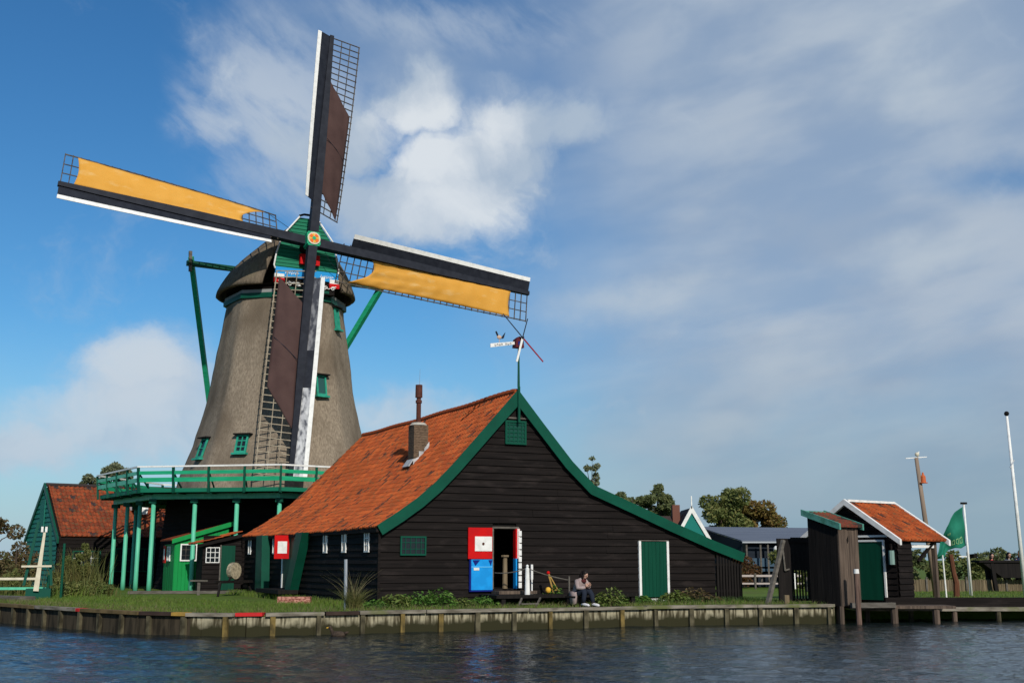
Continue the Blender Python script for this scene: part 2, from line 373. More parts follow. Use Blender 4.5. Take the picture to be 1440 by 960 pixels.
def profile(pts):
    """pts: [(x,z)...] from ridge to eave -> length, point(s), normal(s) in the x-z plane"""
    seg = [0]
    for a, b in zip(pts, pts[1:]): seg.append(seg[-1] + math.hypot(b[0] - a[0], b[1] - a[1]))
    def pt(s):
        for i in range(len(pts) - 1):
            if s <= seg[i + 1] or i == len(pts) - 2:
                f = (s - seg[i]) / (seg[i + 1] - seg[i]); return (pts[i][0] + (pts[i + 1][0] - pts[i][0]) * f, pts[i][1] + (pts[i + 1][1] - pts[i][1]) * f)
    def nr(s):
        a = pt(max(s - .2, 0)); b = pt(min(s + .2, seg[-1])); d = (b[0] - a[0], b[1] - a[1]); l = math.hypot(*d); n = (-d[1] / l, d[0] / l)
        return n if n[1] > 0 else (-n[0], -n[1])
    return seg[-1], pt, nr
def window(parent, T, x0, x1, z0, z1, nx, nz_, fm, bar_m=None, fw=.05, depth=.05, glass=GLASS, name='window', bw=.025, label=None):
    f = MB(T); y0, y1 = -depth, 0.0
    f.box(x0, x1, y0, y1, z0, z0 + fw); f.box(x0, x1, y0, y1, z1 - fw, z1); f.box(x0, x0 + fw, y0 + .002, y1, z0 + fw, z1 - fw); f.box(x1 - fw, x1, y0 + .002, y1, z0 + fw, z1 - fw)
    o = f.build(name, fm, parent, label=label)
    g = MB(T); g.box(x0 + fw * .5, x1 - fw * .5, -depth * .35, -.001, z0 + fw * .5, z1 - fw * .5); g.build('pane', glass, o)
    if nx > 1 or nz_ > 1:
        b = MB(T)
        for i in range(1, nx):
            x = x0 + (x1 - x0) * i / nx; b.box(x - bw / 2, x + bw / 2, -depth * .8, -depth * .36, z0 + fw, z1 - fw)
        for i in range(1, nz_):
            z = z0 + (z1 - z0) * i / nz_; b.box(x0 + fw, x1 - fw, -depth * .76, -depth * .37, z - bw / 2, z + bw / 2)
        b.build('glazing_bars', bar_m or fm, o)
    return o
ident = None
def rotated(ox, oy, ang, z=0):   # wall frame: x along ang, y inwards
    c, s_ = cos(ang), sin(ang)
    return lambda x, y, z_: (ox + x * c - y * s_, oy + x * s_ + y * c, z_ + z)

# ================================================================== GROUND / WATER
QUAY = [(-60, 78), (-24.5, 45.8), (-17.1, 38.7), (-13.2, 34.8), (-10.4, 32.3), (-8.6, 31.45), (-7.2, 31.3), (-5.6, 31.85), (4.0, 36.0), (10.35, 37.6)]
LAND = [(-3000, 1500)] + QUAY + [(11.6, 40.7), (60, 41.2), (3000, 700)]
GRASS_M = mat('grass_turf', (.070, .120, .018), .9, (.105, .150, .026), (.8, .8, .8), .3, .7, det=9, space='World', bump=.8, bscale=(14, 14, 14), spec=.1, col3=(.095, .085, .035), scale3=(.35, .35, .35), lo3=.56, hi3=.72)
g = MB()
for (a, b) in zip(LAND, LAND[1:]):
    ys = [0, .4, 2.5, 8, 20, 60, 200, 800, 4000]
    for y0, y1 in zip(ys, ys[1:]):
        g.add([(a[0], a[1] + y0, -.03), (b[0], b[1] + y0, -.03), (b[0], b[1] + y1, -.03), (a[0], a[1] + y1, -.03)], [(0, 1, 2, 3)])
    g.add([(a[0], a[1] + .02, -.03), (b[0], b[1] + .02, -.03), (b[0], b[1] + .02, -2.2), (a[0], a[1] + .02, -2.2)], [(0, 3, 2, 1)])
o = g.build('ground', GRASS_M); tag(o, 'flat grassy bank behind the timber quay', 'ground', kind='structure')
wm = bpy.data.materials.new('river_water'); wm.use_nodes = True
t = wm.node_tree; b = t.nodes['Principled BSDF']; b.inputs['Base Color'].default_value = (.008, .013, .014, 1); b.inputs['Roughness'].default_value = .06; b.inputs['IOR'].default_value = 1.33
b.inputs['Specular IOR Level'].default_value = .5
ge = t.nodes.new('ShaderNodeNewGeometry')
def wn_(sc, d, r=0, dist=0):
    mp = t.nodes.new('ShaderNodeMapping'); mp.inputs['Scale'].default_value = sc; mp.inputs['Rotation'].default_value = (0, 0, r); t.links.new(ge.outputs['Position'], mp.inputs[0])
    n = t.nodes.new('ShaderNodeTexNoise'); n.inputs['Scale'].default_value = 1; n.inputs['Detail'].default_value = d; n.inputs['Distortion'].default_value = dist; n.inputs['Roughness'].default_value = .55
    t.links.new(mp.outputs[0], n.inputs[0]); return n.outputs[0]
def bmp(h, dist, prev=None):
    bp = t.nodes.new('ShaderNodeBump'); bp.inputs['Strength'].default_value = 1; bp.inputs['Distance'].default_value = dist; t.links.new(h, bp.inputs['Height'])
    if prev: t.links.new(prev, bp.inputs['Normal'])
    return bp.outputs[0]
nb = bmp(wn_((5, 9, 1), 4, .1, .3), .035)
t.links.new(nb, b.inputs['Normal'])
import numpy as np
def span(a, b_, st): return list(np.arange(a, b_, st))
xs = np.array([-3000, -600, -120, -50, -30] + span(-21, -12, .10) + span(-12, 12, .085) + span(12, 21.1, .10) + [32, 60, 150, 600, 3000])
ys = np.array([-300, -50, 0, 8, 12] + span(15, 28, .07) + span(28, 42, .10) + [55, 90, 300, 1000, 3500])
X, Y = np.meshgrid(xs, ys)
rs = np.random.RandomState(5); Zw = np.zeros_like(X)
for i in range(110):
    lam = .24 * (6.5 ** rs.rand()); th_ = radians(78) + rs.normal(0, .62); kx, ky = 2 * pi / lam * cos(th_), 2 * pi / lam * sin(th_)
    Zw += .00115 * (lam / .5) ** .95 * np.sin(kx * X + ky * Y + rs.rand() * 6.28 + .9 * np.sin(X * .23 + i) + .7 * np.sin(Y * .31 + 2 * i))
fade = np.clip((X + 21) / 2, 0, 1) * np.clip((21 - X) / 2, 0, 1) * np.clip((Y - 15) / 2, 0, 1) * np.clip((42 - Y) / 2, 0, 1)
amp = .85 + .30 * np.sin(X * .21 + Y * .13) * np.sin(Y * .27 - X * .07)
Zw = Zw * fade * amp; Zw = Zw + 7 * Zw * np.abs(Zw) * 0
nx__, ny__ = len(xs), len(ys)
co_ = np.stack([X, Y, -.6 + Zw], -1).reshape(-1, 3)
ii = np.arange(ny__ - 1)[:, None] * nx__ + np.arange(nx__ - 1)[None, :]
fc_ = np.stack([ii, ii + 1, ii + nx__ + 1, ii + nx__], -1).reshape(-1, 4)
me = bpy.data.meshes.new('water'); me.vertices.add(len(co_)); me.vertices.foreach_set('co', co_.ravel()); me.loops.add(fc_.size); me.loops.foreach_set('vertex_index', fc_.ravel().astype(np.int32))
me.polygons.add(len(fc_)); me.polygons.foreach_set('loop_start', (np.arange(len(fc_)) * 4).astype(np.int32)); me.polygons.foreach_set('use_smooth', np.ones(len(fc_), bool)); me.update(); me.validate(); me.materials.append(wm)
wo = bpy.data.objects.new('water', me); C.objects.link(wo); tag(wo, 'dark rippled river in front of the quay', 'water', kind='structure')

# ================================================================== QUAY
QW = mat('quay_face', (.34, .305, .205), .9, (.060, .050, .028), (12, 12, 1.6), .42, .60, det=6, space='World', bump=.5)
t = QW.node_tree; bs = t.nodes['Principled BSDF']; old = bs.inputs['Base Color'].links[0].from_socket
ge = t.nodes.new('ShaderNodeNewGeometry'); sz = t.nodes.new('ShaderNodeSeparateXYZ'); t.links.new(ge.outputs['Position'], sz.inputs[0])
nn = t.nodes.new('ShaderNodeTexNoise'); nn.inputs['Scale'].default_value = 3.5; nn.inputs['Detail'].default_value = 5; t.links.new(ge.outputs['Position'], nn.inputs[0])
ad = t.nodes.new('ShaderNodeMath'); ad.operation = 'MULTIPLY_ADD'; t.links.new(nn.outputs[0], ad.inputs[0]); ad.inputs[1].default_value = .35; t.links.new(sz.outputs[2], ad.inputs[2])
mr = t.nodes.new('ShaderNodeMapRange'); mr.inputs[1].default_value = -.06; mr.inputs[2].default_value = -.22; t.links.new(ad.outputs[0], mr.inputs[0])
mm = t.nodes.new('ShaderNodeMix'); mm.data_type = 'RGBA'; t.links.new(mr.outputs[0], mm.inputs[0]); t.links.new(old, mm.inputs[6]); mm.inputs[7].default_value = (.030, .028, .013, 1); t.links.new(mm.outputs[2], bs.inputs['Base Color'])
QWL = mat('quay_face_old_timber', (.060, .047, .030), .9, (.022, .018, .012), (7, 7, 1.2), .4, .62, det=6, space='World', bump=.5)
PILE = mat('pile_wood', (.115, .10, .060), .9, (.035, .030, .018), (5, 5, 3), .35, .65, space='World', bump=.4)
PILEY = mat('ochre_pile_wood', (.20, .14, .045), .9, (.05, .04, .018), (5, 5, 3), .35, .65, space='World', bump=.4)
CAPW = mat('weathered_cap_board', (.27, .24, .19), .9, (.115, .10, .075), (2, 2, 9), .35, .65, space='World', bump=.4, col3=(.12, .13, .05), scale3=(1.2, 1.2, 1.2), lo3=.55, hi3=.7)
CAPD = mat('dark_cap_board', (.055, .035, .028), .9, (.03, .02, .016), (3, 3, 3), .35, .65)
CAPO = mat('mossy_cap_board', (.17, .12, .055), .9, (.09, .065, .03), (3, 3, 3), .35, .65)
CAPY = mat('ochre_cap_board', (.42, .25, .05), .9, (.26, .17, .05), (3, 3, 3), .35, .65)
CAPR = mat('red_cap_board', (.50, .022, .022), .75, (.32, .03, .03), (5, 5, 5), .45, .7)
quay = thing('quay_wall', (0, 0, 0), 0, 'long timber and concrete quay wall holding the bank above the river', 'quay')
def along(pts):
    seg = [0]
    for a, b in zip(pts, pts[1:]): seg.append(seg[-1] + math.dist(a, b))
    def f(s):
        for i in range(len(pts) - 1):
            if s <= seg[i + 1] or i == len(pts) - 2:
                k = (s - seg[i]) / (seg[i + 1] - seg[i]); p = Vector(pts[i]).lerp(Vector(pts[i + 1]), k); d = (Vector(pts[i + 1]) - Vector(pts[i])).normalized(); return p, d
    return seg, f
qseg, qf = along(QUAY)
def wall_strip(i0, i1, m, nm):
    mb = MB()
    s = qseg[i0]; e = qseg[i1]; n = max(2, int((e - s) / .3))
    for k in range(n):
        a, da = qf(s + (e - s) * k / n); b, db = qf(s + (e - s) * (k + 1) / n)
        na = Vector((da.y, -da.x)) * .06
        mb.prism([(a.x + na.x, a.y + na.y, -1.6), (b.x + na.x, b.y + na.y, -1.6), (b.x + na.x, b.y + na.y, -.10), (a.x + na.x, a.y + na.y, -.10)], (-na.x * .9, -na.y * .9, 0))
    return mb.build(nm, m, quay)
wall_strip(1, 5, QWL, 'plank_facing'); wall_strip(5, 9, QW, 'concrete_facing')
s0 = qseg[1]; s1 = qseg[9] - .1; s = s0; k = 0; rnd = random.Random(5)
while s < s1:
    p, d = qf(s); nrm = Vector((d.y, -d.x)); q = p + nrm * .10
    mb = MB(lambda x, y, z, q=q, d=d, nrm=nrm: (q.x + d.x * x + nrm.x * y, q.y + d.y * x + nrm.y * y, z))
    hw = .055 + rnd.uniform(0, .02); mb.box(-hw, hw, -.06, .06, -1.7, -.06 - rnd.uniform(0, .04))
    mb.build('pile', PILEY if rnd.random() < .22 and s > qseg[5] else PILE, quay)
    s += 1.18 + rnd.uniform(-.06, .06); k += 1
def px2s(px):     # quay length at which the wall crosses a bearing
    tgt = (px - 720) / 1629; best = min(range(0, 4000), key=lambda i: abs(qf(qseg[-1] * i / 4000)[0].x / qf(qseg[-1] * i / 4000)[0].y - tgt)); return qseg[-1] * best / 4000
caps = [(-40, 60, CAPO), (60, 118, CAPW), (118, 124, CAPR), (124, 205, CAPO), (205, 250, CAPD), (250, 270, CAPY), (270, 337, CAPW), (337, 375, CAPR), (375, 458, CAPW), (458, 505, CAPD), (505, 598, CAPW), (598, 742, CAPW), (742, 905, CAPW), (905, 1060, CAPW), (1060, 1171, CAPW)]
for a, b_, m in caps:
    sa, sb = px2s(a) + .012, px2s(b_) - .012; n = max(1, int((sb - sa) / .8)); mb = MB(); h = rnd.uniform(-.012, .012)
    for k in range(n):
        p, d = qf(sa + (sb - sa) * k / n); q, d2 = qf(sa + (sb - sa) * (k + 1) / n); nr = Vector((d.y, -d.x))
        A_ = p + nr * .17; B_ = q + nr * .17; D_ = p - nr * .12; E_ = q - nr * .12
        mb.prism([(A_.x, A_.y, .01 + h), (B_.x, B_.y, .01 + h), (E_.x, E_.y, .01 + h), (D_.x, D_.y, .01 + h)], (0, 0, -.09))
    mb.build('cap_board', m, quay, label={id(CAPR): 'red painted cap board', id(CAPY): 'ochre cap board', id(CAPD): 'dark rusty cap board'}.get(id(m)))

# ================================================================== BARN
BA = radians(26.6); BL = (-4.08, 35.5, 0)
barn = thing('barn', BL, BA, 'large black tarred timber barn with orange pantile roof and green verge boards', 'barn')
LP = [(4.70, 6.88), (3.78, 5.87), (3.02, 5.04), (2.40, 4.37), (1.79, 3.76), (1.19, 3.26), (.55, 2.82), (-.12, 2.40)]
RP = [(4.70, 6.88), (5.63, 5.82), (6.71, 4.62), (7.59, 3.83), (8.94, 3.33), (10.68, 2.67), (12.48, 2.02), (13.80, 1.60)]
def interp(pts, z):
    for a, b_ in zip(pts, pts[1:]):
        if (a[1] - z) * (b_[1] - z) <= 0 and a[1] != b_[1]: return a[0] + (b_[0] - a[0]) * (z - a[1]) / (b_[1] - a[1])
    return pts[-1][0] if z < pts[-1][1] else pts[0][0]
def fo(z):
    z2 = z + .14
    if z2 >= 6.86: return (4.7, 4.7)
    return (max(0, interp(LP, z2)) if z2 > 2.4 else 0.0, min(12.6, interp(RP, z2)) if z2 > 2.0 else 12.6)
DO = (3.86, 4.70, .50, 2.40)
# solid shell behind the boards
sh_ = MB()
shell = [(0, 0), (3.86, 0)] 
sh_.add([(0.03, .05, 0), (DO[0], .05, 0), (DO[0], .05, 2.5), (0.03, .05, 2.5)], [(0, 1, 2, 3)])
sh_.add([(DO[1], .05, 0), (12.57, .05, 0), (12.57, .05, 1.88), (11.2, .05, 2.3), (DO[1], .05, 2.5)], [(0, 1, 2, 3, 4)])
sh_.add([(DO[0], .05, 0), (DO[1], .05, 0), (DO[1], .05, DO[2]), (DO[0], .05, DO[2])], [(0, 1, 2, 3)])
sh_.add([(DO[0], .05, DO[3]), (DO[1], .05, DO[3]), (DO[1], .05, 2.5), (DO[0], .05, 2.5)], [(0, 1, 2, 3)])
sh_.add([(.3, .05, 2.5), (10.8, .05, 2.5), (7.5, .05, 3.7), (4.7, .05, 6.72), (2.4, .05, 4.15), (1.2, .05, 3.05)], [(0, 1, 2, 3, 4, 5)])
sh_.add([(.03, .05, 0), (.03, 17, 0), (.03, 17, 2.4), (.03, .05, 2.4)], [(0, 1, 2, 3)])
sh_.add([(12.57, .05, 0), (12.57, 17, 0), (12.57, 17, 1.88), (12.57, .05, 1.88)], [(0, 1, 2, 3)])
sh_.add([(0, 17, 0), (12.57, 17, 0), (12.57, 17, 1.88), (7.5, 16.2, 3.7), (4.7, 15.2, 6.72), (2.4, 16.1, 4.15), (0, 17, 2.4)], [(0, 1, 2, 3, 4, 5, 6)])
sh_.add([(1, 2.6, 0), (9, 2.6, 0), (9, 2.6, 3), (1, 2.6, 3)], [(0, 1, 2, 3)]); sh_.add([(1, .06, 2.7), (9, .06, 2.7), (9, 2.6, 2.7), (1, 2.6, 2.7)], [(0, 1, 2, 3)])
for xx_ in (2.0, 6.5): sh_.add([(xx_, .06, 0), (xx_, 2.6, 0), (xx_, 2.6, 2.7), (xx_, .06, 2.7)], [(0, 1, 2, 3)])
sh_.box(3.0, 6.0, .3, 2.5, .42, .50)      # floor behind the door
sh_.build('wall_core', DARK, barn)
clap(None, fo, .02, 6.80, [DO], .232, 11).build('front_wall', TAR, barn)
TS = lambda x, y, z: (y, 17.0 - x, z)      # side wall, x runs from the far end to the near corner, outside is -x
clap(TS, lambda z: (0, 17.0), .02, 2.42, [], .21, 12).build('side_wall', TAR, barn)
cb = MB(); cb.box(-.045, .03, -.05, -.0, 0, 2.4); cb.build('corner_board', TAR, barn)
Sl, pt, nr = profile(LP)
Pf = lambda a, s_: Vector((pt(s_)[0], a, pt(s_)[1]))
sag = lambda a: -.05 * sin(pi * min(max(a / 16, 0), 1)) + .015 * sin(a * 1.3)
PfS = lambda a, s_: Vector((pt(s_)[0], a, pt(s_)[1] + sag(a)))
Nf = lambda s_: Vector((nr(s_)[0], 0, nr(s_)[1]))
rf = roof_tiles((PfS, Sl, Nf), -.10, 17.0, .20, .25, end=lambda s_: 15.2 + 1.8 * s_ / Sl).build('roof', TILE, barn)
dk = MB()
for i in range(len(LP) - 1):
    a, b_ = LP[i], LP[i + 1]; f0 = 15.15 + 1.8 * i / 7; f1 = 15.15 + 1.8 * (i + 1) / 7
    dk.add([(a[0], -.08, a[1] - .11), (b_[0], -.08, b_[1] - .11), (b_[0], f1, b_[1] - .13), (a[0], f0, a[1] - .13)], [(0, 1, 2, 3)])
for i in range(len(RP) - 1):
    a, b_ = RP[i], RP[i + 1]
    dk.add([(a[0], -.08, a[1] - .11), (b_[0], -.08, b_[1] - .11), (b_[0], 16, b_[1] - .13), (a[0], 15.15, a[1] - .13)], [(0, 3, 2, 1)])
dk.build('roof_decking', DARK, barn)
Sr, ptr, nrr = profile(RP)
roof_tiles((lambda a, s_: Vector((ptr(s_)[0], a, ptr(s_)[1])), Sr, lambda s_: Vector((nrr(s_)[0], 0, nrr(s_)[1]))), -.10, 15.1, .30, .33, sub=3).build('roof', TILE2, barn)
rc = MB(); k = 0; yy = -.1
while yy < 15.1:
    z = 6.90 + sag(yy); rc.path([(4.7, yy, z + .0), (4.7, yy + .36, z + .02)], [.10, .12], 8); yy += .34
rc.build('ridge_tiles', TILE, barn)
def verge(pts, y, w_, th=.05, lift=.05):
    mb = MB(); top = []; bot = []
    for i, p in enumerate(pts):
        a = pts[max(i - 1, 0)]; c_ = pts[min(i + 1, len(pts) - 1)]; d = Vector((c_[0] - a[0], c_[1] - a[1])).normalized(); n = Vector((-d.y, d.x))
        if n.y < 0: n = -n
        top.append(Vector(p) + n * lift); bot.append(Vector(p) - n * (w_ - lift))
    top[0].x = bot[0].x = 4.7; top[0].y = pts[0][1] + lift * 1.5; bot[0].y = pts[0][1] - w_ * 1.35
    return top, bot
def verge_mb(pts, y, w_, sgn, ys=None, th=.05):
    top, bot = verge(pts, y, w_); mb = MB()
    for i in range(len(pts) - 1):
        y0, y1 = (ys[i], ys[i + 1]) if ys else (y, y)
        vs = [(top[i].x, y0, top[i].y), (top[i + 1].x, y1, top[i + 1].y), (bot[i + 1].x, y1, bot[i + 1].y), (bot[i].x, y0, bot[i].y)]
        vs2 = [(p[0], p[1] + th, p[2]) for p in vs]
        mb.add(vs + vs2, [(0, 1, 2, 3), (7, 6, 5, 4), (0, 4, 5, 1), (2, 6, 7, 3), (1, 5, 6, 2), (0, 3, 7, 4)])
    return mb
verge_mb(LP, -.20, .34, -1).build('verge_board', GREEN, barn); verge_mb(RP, -.20, .34, 1).build('verge_board', GREEN, barn)
verge_mb(LP, 0, .26, -1, ys=[15.2 + 1.8 * i / 7 + .05 for i in range(8)]).build('verge_board', GREEN, barn)
es = MB(); es.box(-.14, -.06, -.1, 17, 2.24, 2.36); es.build('eaves_board', TAR, barn)
fin = MB(); fin.bar((4.7, -.24, 5.85), (4.7, -.24, 7.05), .07); fin.build('finial', GREEN, barn)
# side wall windows, braces, shutter
W = lambda x0, x1, z0, z1, nx=1, nz_=1, fm=WHITE: window(barn, TSd, x0, x1, z0, z1, nx, nz_, fm, fw=.045)
TSd = lambda x, y, z: (y - .04, 17.0 - x, z)
for vv in (.75, 3.0, 5.05, 11.75, 14.2, 15.75):
    window(barn, TSd, 17 - vv - .42, 17 - vv + .0, 1.64, 2.30, 2 if vv < 1 else 1, 3 if vv < 1 else 2, WHITE, fw=.05)
br_ = MB(TSd); br_.prism([(17 - 7.0, -.35, 2.38), (17 - 7.8, -.35, 2.38), (17 - 9.15, -.35, .2), (17 - 8.45, -.35, .2)], (0, .33, 0)); br_.build('brace', GREEN, barn)
br_ = MB(TSd); br_.prism([(17 - 12.7, -.35, 2.38), (17 - 13.6, -.35, 2.38), (17 - 13.5, -.35, .2), (17 - 12.5, -.35, .2)], (0, .33, 0)); br_.build('brace', GREEN, barn)
dsd = MB(TSd); dsd.box(17 - 10.6, 17 - 9.0, -.02, 0, .35, 2.3); dr = dsd.build('side_door', GREEND, barn)
q = MB(TSd); q.box(17 - 10.72, 17 - 10.6, -.05, 0, .35, 2.3); q.build('door_jamb', WHITE, dr); q = MB(TSd); q.box(17 - 9.0, 17 - 8.9, -.05, 0, .35, 2.3); q.build('door_jamb', WHITE, dr)
# opened two-part shutter doors of the side entrance: they stand out from the wall
q = MB(TSd); q.box(17 - 9.75, 17 - 9.70, -.62, -.05, 1.45, 2.33); r_ = q.build('open_shutter', RED, barn); q = MB(TSd); q.box(17 - 9.70, 17 - 9.69, -.50, -.14, 1.65, 2.10); q.build('white_panel', WHITE, r_)
q = MB(TSd); q.box(17 - 10.6, 17 - 10.0, -.10, -.05, 1.45, 2.33); q.build('open_shutter', RED, barn)
st = MB(TSd); st.box(17 - 11.6, 17 - 8.3, -.8, -.05, .18, .32); st.build('doorstep', TARV, barn)
# front windows
window(barn, lambda x, y, z: (x, y - .06, z), 4.27, 5.05, 5.14, 5.93, 5, 6, GREEN, GREEN, fw=.07, name='attic_window', glass=mat('green_louvre', (.010, .060, .045), .5), bw=.035)
window(barn, lambda x, y, z: (x, y - .06, z), .66, 1.52, 1.54, 2.13, 5, 3, GREEN, GREEN, fw=.05, bw=.02)
q = MB(); q.box(4.15, 5.2, -.09, -.04, 5.99, 6.04); q.build('window_hood', GREY, barn)
# green door
dx0, dx1, dz0, dz1 = 9.47, 10.52, .16, 2.02
d = MB()
for i in range(7):
    a = dx0 + (dx1 - dx0) * i / 7; d.box(a + .004, a + (dx1 - dx0) / 7 - .004, -.085, -.04, dz0, dz1)
dr = d.build('green_door', GREEND, barn)
q = MB(); q.box(dx0 - .09, dx0 - .002, -.10, -.03, dz0 - .05, dz1 + .02); q.build('door_jamb', WHITE, dr); q = MB(); q.box(dx1 + .002, dx1 + .09, -.10, -.03, dz0 - .05, dz1 + .02); q.build('door_jamb', WHITE, dr)
q = MB(); q.box(dx0 - .09, dx1 + .09, -.09, -.03, dz1 + .022, dz1 + .055); q.build('lintel', GREY, dr)
q = MB(); q.box(dx0 + .35, dx1 - .1, -.13, -.03, .02, .11); q.build('threshold', WHITE, dr)
# open split door: frame, red upper leaf, blue lower leaf swung to the left
q = MB(); q.box(DO[0] - .05, DO[1] + .07, -.10, -.02, DO[3], DO[3] + .06); q.box(DO[0] - .05, DO[0], -.10, .05, DO[2], DO[3] - .001); fr_ = q.build('door_frame', GREY, barn)
q = MB(); q.box(DO[1] - .02, DO[1] + .07, -.16, .05, 1.45, DO[3]); q.build('jamb', mat('red_and_white_edge', (.75, .55, .52), .6), fr_)
q = MB()
for i in range(9):
    q.box(DO[1] + .01, DO[1] + .12, -.19, -.161, DO[2] + .02 + i * .205, DO[2] + .02 + i * .205 + .17)
q.build('scalloped_edge', WHITE, fr_)
q = MB(); q.box(DO[1] - .07, DO[1] - .021, -.14, .05, 1.45, DO[3] - .002); q.build('jamb', RED, fr_); q = MB(); q.box(DO[1] - .07, DO[1] - .021, -.14, .05, DO[2], 1.449); q.build('jamb', BLUE, fr_)
q = MB(); q.box(2.95, 3.80, -.12, -.07, 1.44, 2.42); up_ = q.build('upper_door_leaf', RED, barn, label='red upper door leaf with a white panel')
q = MB(); q.box(3.18, 3.78, -.135, -.121, 1.68, 2.14); pn = q.build('white_panel', WHITE, up_)
q = MB(); q.prism([(3.47 + .045 * cos(i * pi / 4), -.136, 1.91 + .045 * sin(i * pi / 4)) for i in range(8)], (0, -.012, 0)); q.build('emblem', RUST, up_)
q = MB(); q.box(3.02, 3.81, -.12, -.07, .47, 1.42); lo_ = q.build('lower_door_leaf', BLUE, barn, label='bright blue lower door leaf')
q = MB(); q.box(3.0, 3.06, -.125, -.06, .44, 1.42); q.box(3.0, 3.82, -.125, -.06, .42, .468); q.build('dark_blue_trim', BLUED, lo_); q = MB(); q.prism([(3.10, -.122, 1.40), (3.36, -.122, 1.40), (3.20, -.122, 1.22)], (0, -.01, 0)); q.build('corner_ornament', BLUED, lo_); q = MB(); q.prism([(3.66, -.122, 1.40), (3.80, -.122, 1.40), (3.74, -.122, 1.22)], (0, -.01, 0)); q.build('corner_ornament', BLUED, lo_)
q = MB(); q.box(3.14, 3.33, -.14, -.122, 1.08, 1.16); q.build('white_bolt', WHITE, lo_)
q = MB(); q.box(3.06, 3.80, -.130, -.121, 1.17, 1.20); q.build('rail', mat('pale_blue_paint', (.10, .45, .78), .5), lo_)
# low slatted end fence
sl = MB()
x = 12.66; rnd = random.Random(9)
while x < 13.68:
    zt = interp(RP, 0) ; zt = 2.02 - (x - 12.48) * .318 - .32
    sl.box(x, x + .085, -.06, -.03, .02, zt + .02); x += .125
sl.box(12.62, 13.75, -.028, .0, .30, .38); sl.box(12.62, 13.75, -.028, 0, 1.2, 1.28)
sl.box(12.66, 13.7, .02, .03, .0, 1.25)
sl.build('slatted_screen', TARV, barn)
# brick chimney with flue
cx, cy = 3.0, 4.4
ch = MB()
zz = 4.55
for i in range(20):
    e = .004 * (i % 2); ch.box(cx - .27 - e, cx + .27 + e, cy - .27 - e, cy + .27 + e, 4.35 + i * .09, 4.35 + i * .09 + .082)
ch.box(cx - .262, cx + .262, cy - .262, cy + .262, 4.4, 6.14)
chm = ch.build('chimney', BRICK, barn)
q = MB(); q.path([(cx, cy, 6.14), (cx, cy, 6.24)], [.33, .24], 12); q.build('chimney_cap', mat('pale_cement', (.40, .37, .31), .9), chm)
q = MB(); q.path([(cx, cy, 6.2), (cx, cy, 6.95), (cx, cy, 6.96), (cx, cy, 7.06), (cx, cy, 7.07), (cx, cy, 7.15), (cx, cy, 7.16), (cx, cy, 7.62)], [.085, .085, .115, .115, .08, .08, .13, .125], 12); q.build('flue_pipe', RUST, chm, smooth=False)
q = MB(); q.tube((cx + .02, cy, 7.6), (cx + .03, cy, 8.2), .008, .005, 5); q.build('lightning_rod', METAL, chm)
fl = MB()
fl.prism([(cx - .30, cy - .30, 4.62), (cx + .31, cy - .30, 5.30), (cx + .31, cy - .30, 5.56), (cx + .12, cy - .30, 5.30), (cx + .12, cy - .30, 5.20), (cx - .08, cy - .30, 5.20), (cx - .08, cy - .30, 5.0), (cx - .30, cy - .30, 4.90)], (0, .015, 0))
fl.prism([(cx - .46, cy - .32, 4.64), (cx - .46, cy + .32, 4.64), (cx - .275, cy + .30, 4.90), (cx - .275, cy - .30, 4.90)], (-.02, 0, .02))
fl.build('flashing', LEAD, chm)

# annex in continuation of the side wall
an = thing('lean_to', BL, BA, 'small black lean-to with orange tile roof and green door between barn and green shed', 'shed')
TA = lambda x, y, z: (x, 17.45 + y, z)
clap(TA, lambda z: (-1.75, -.04), .0, 2.45, [], .2, 21).build('wall', TAR, an)
q = MB(); q.box(-1.7, -.02, 17.47, 18.9, 0, 2.1); q.build('wall_core', DARK, an)
PA = [(-.10, 2.62), (-1.0, 2.36), (-2.05, 2.10)]
sA, pA, nA_ = profile(PA)
roof_tiles((lambda a, s_: Vector((pA(s_)[0], a, pA(s_)[1])), sA, lambda s_: Vector((nA_(s_)[0], 0, nA_(s_)[1]))), 17.15, 18.9, .24, .27).build('roof', TILE, an)
q = MB(); q.prism([(-.02, 17.2, 2.40), (-2.0, 17.2, 1.94), (-2.0, 17.2, 2.06), (-.02, 17.2, 2.56)], (0, .05, 0)); q.build('verge_board', TAR, an)
TAd = lambda x, y, z: (x, 17.41 + y, z)
window(an, TAd, -1.62, -1.02, 1.28, 1.95, 3, 3, WHITE, fw=.035)
q = MB(TAd); q.box(-.95, -.35, -.05, 0, .12, 2.02); dr = q.build('door', GREEND, an); q = MB(TAd); q.box(-1.01, -.955, -.06, 0, .12, 2.05); q.build('door_frame', GREY, dr)

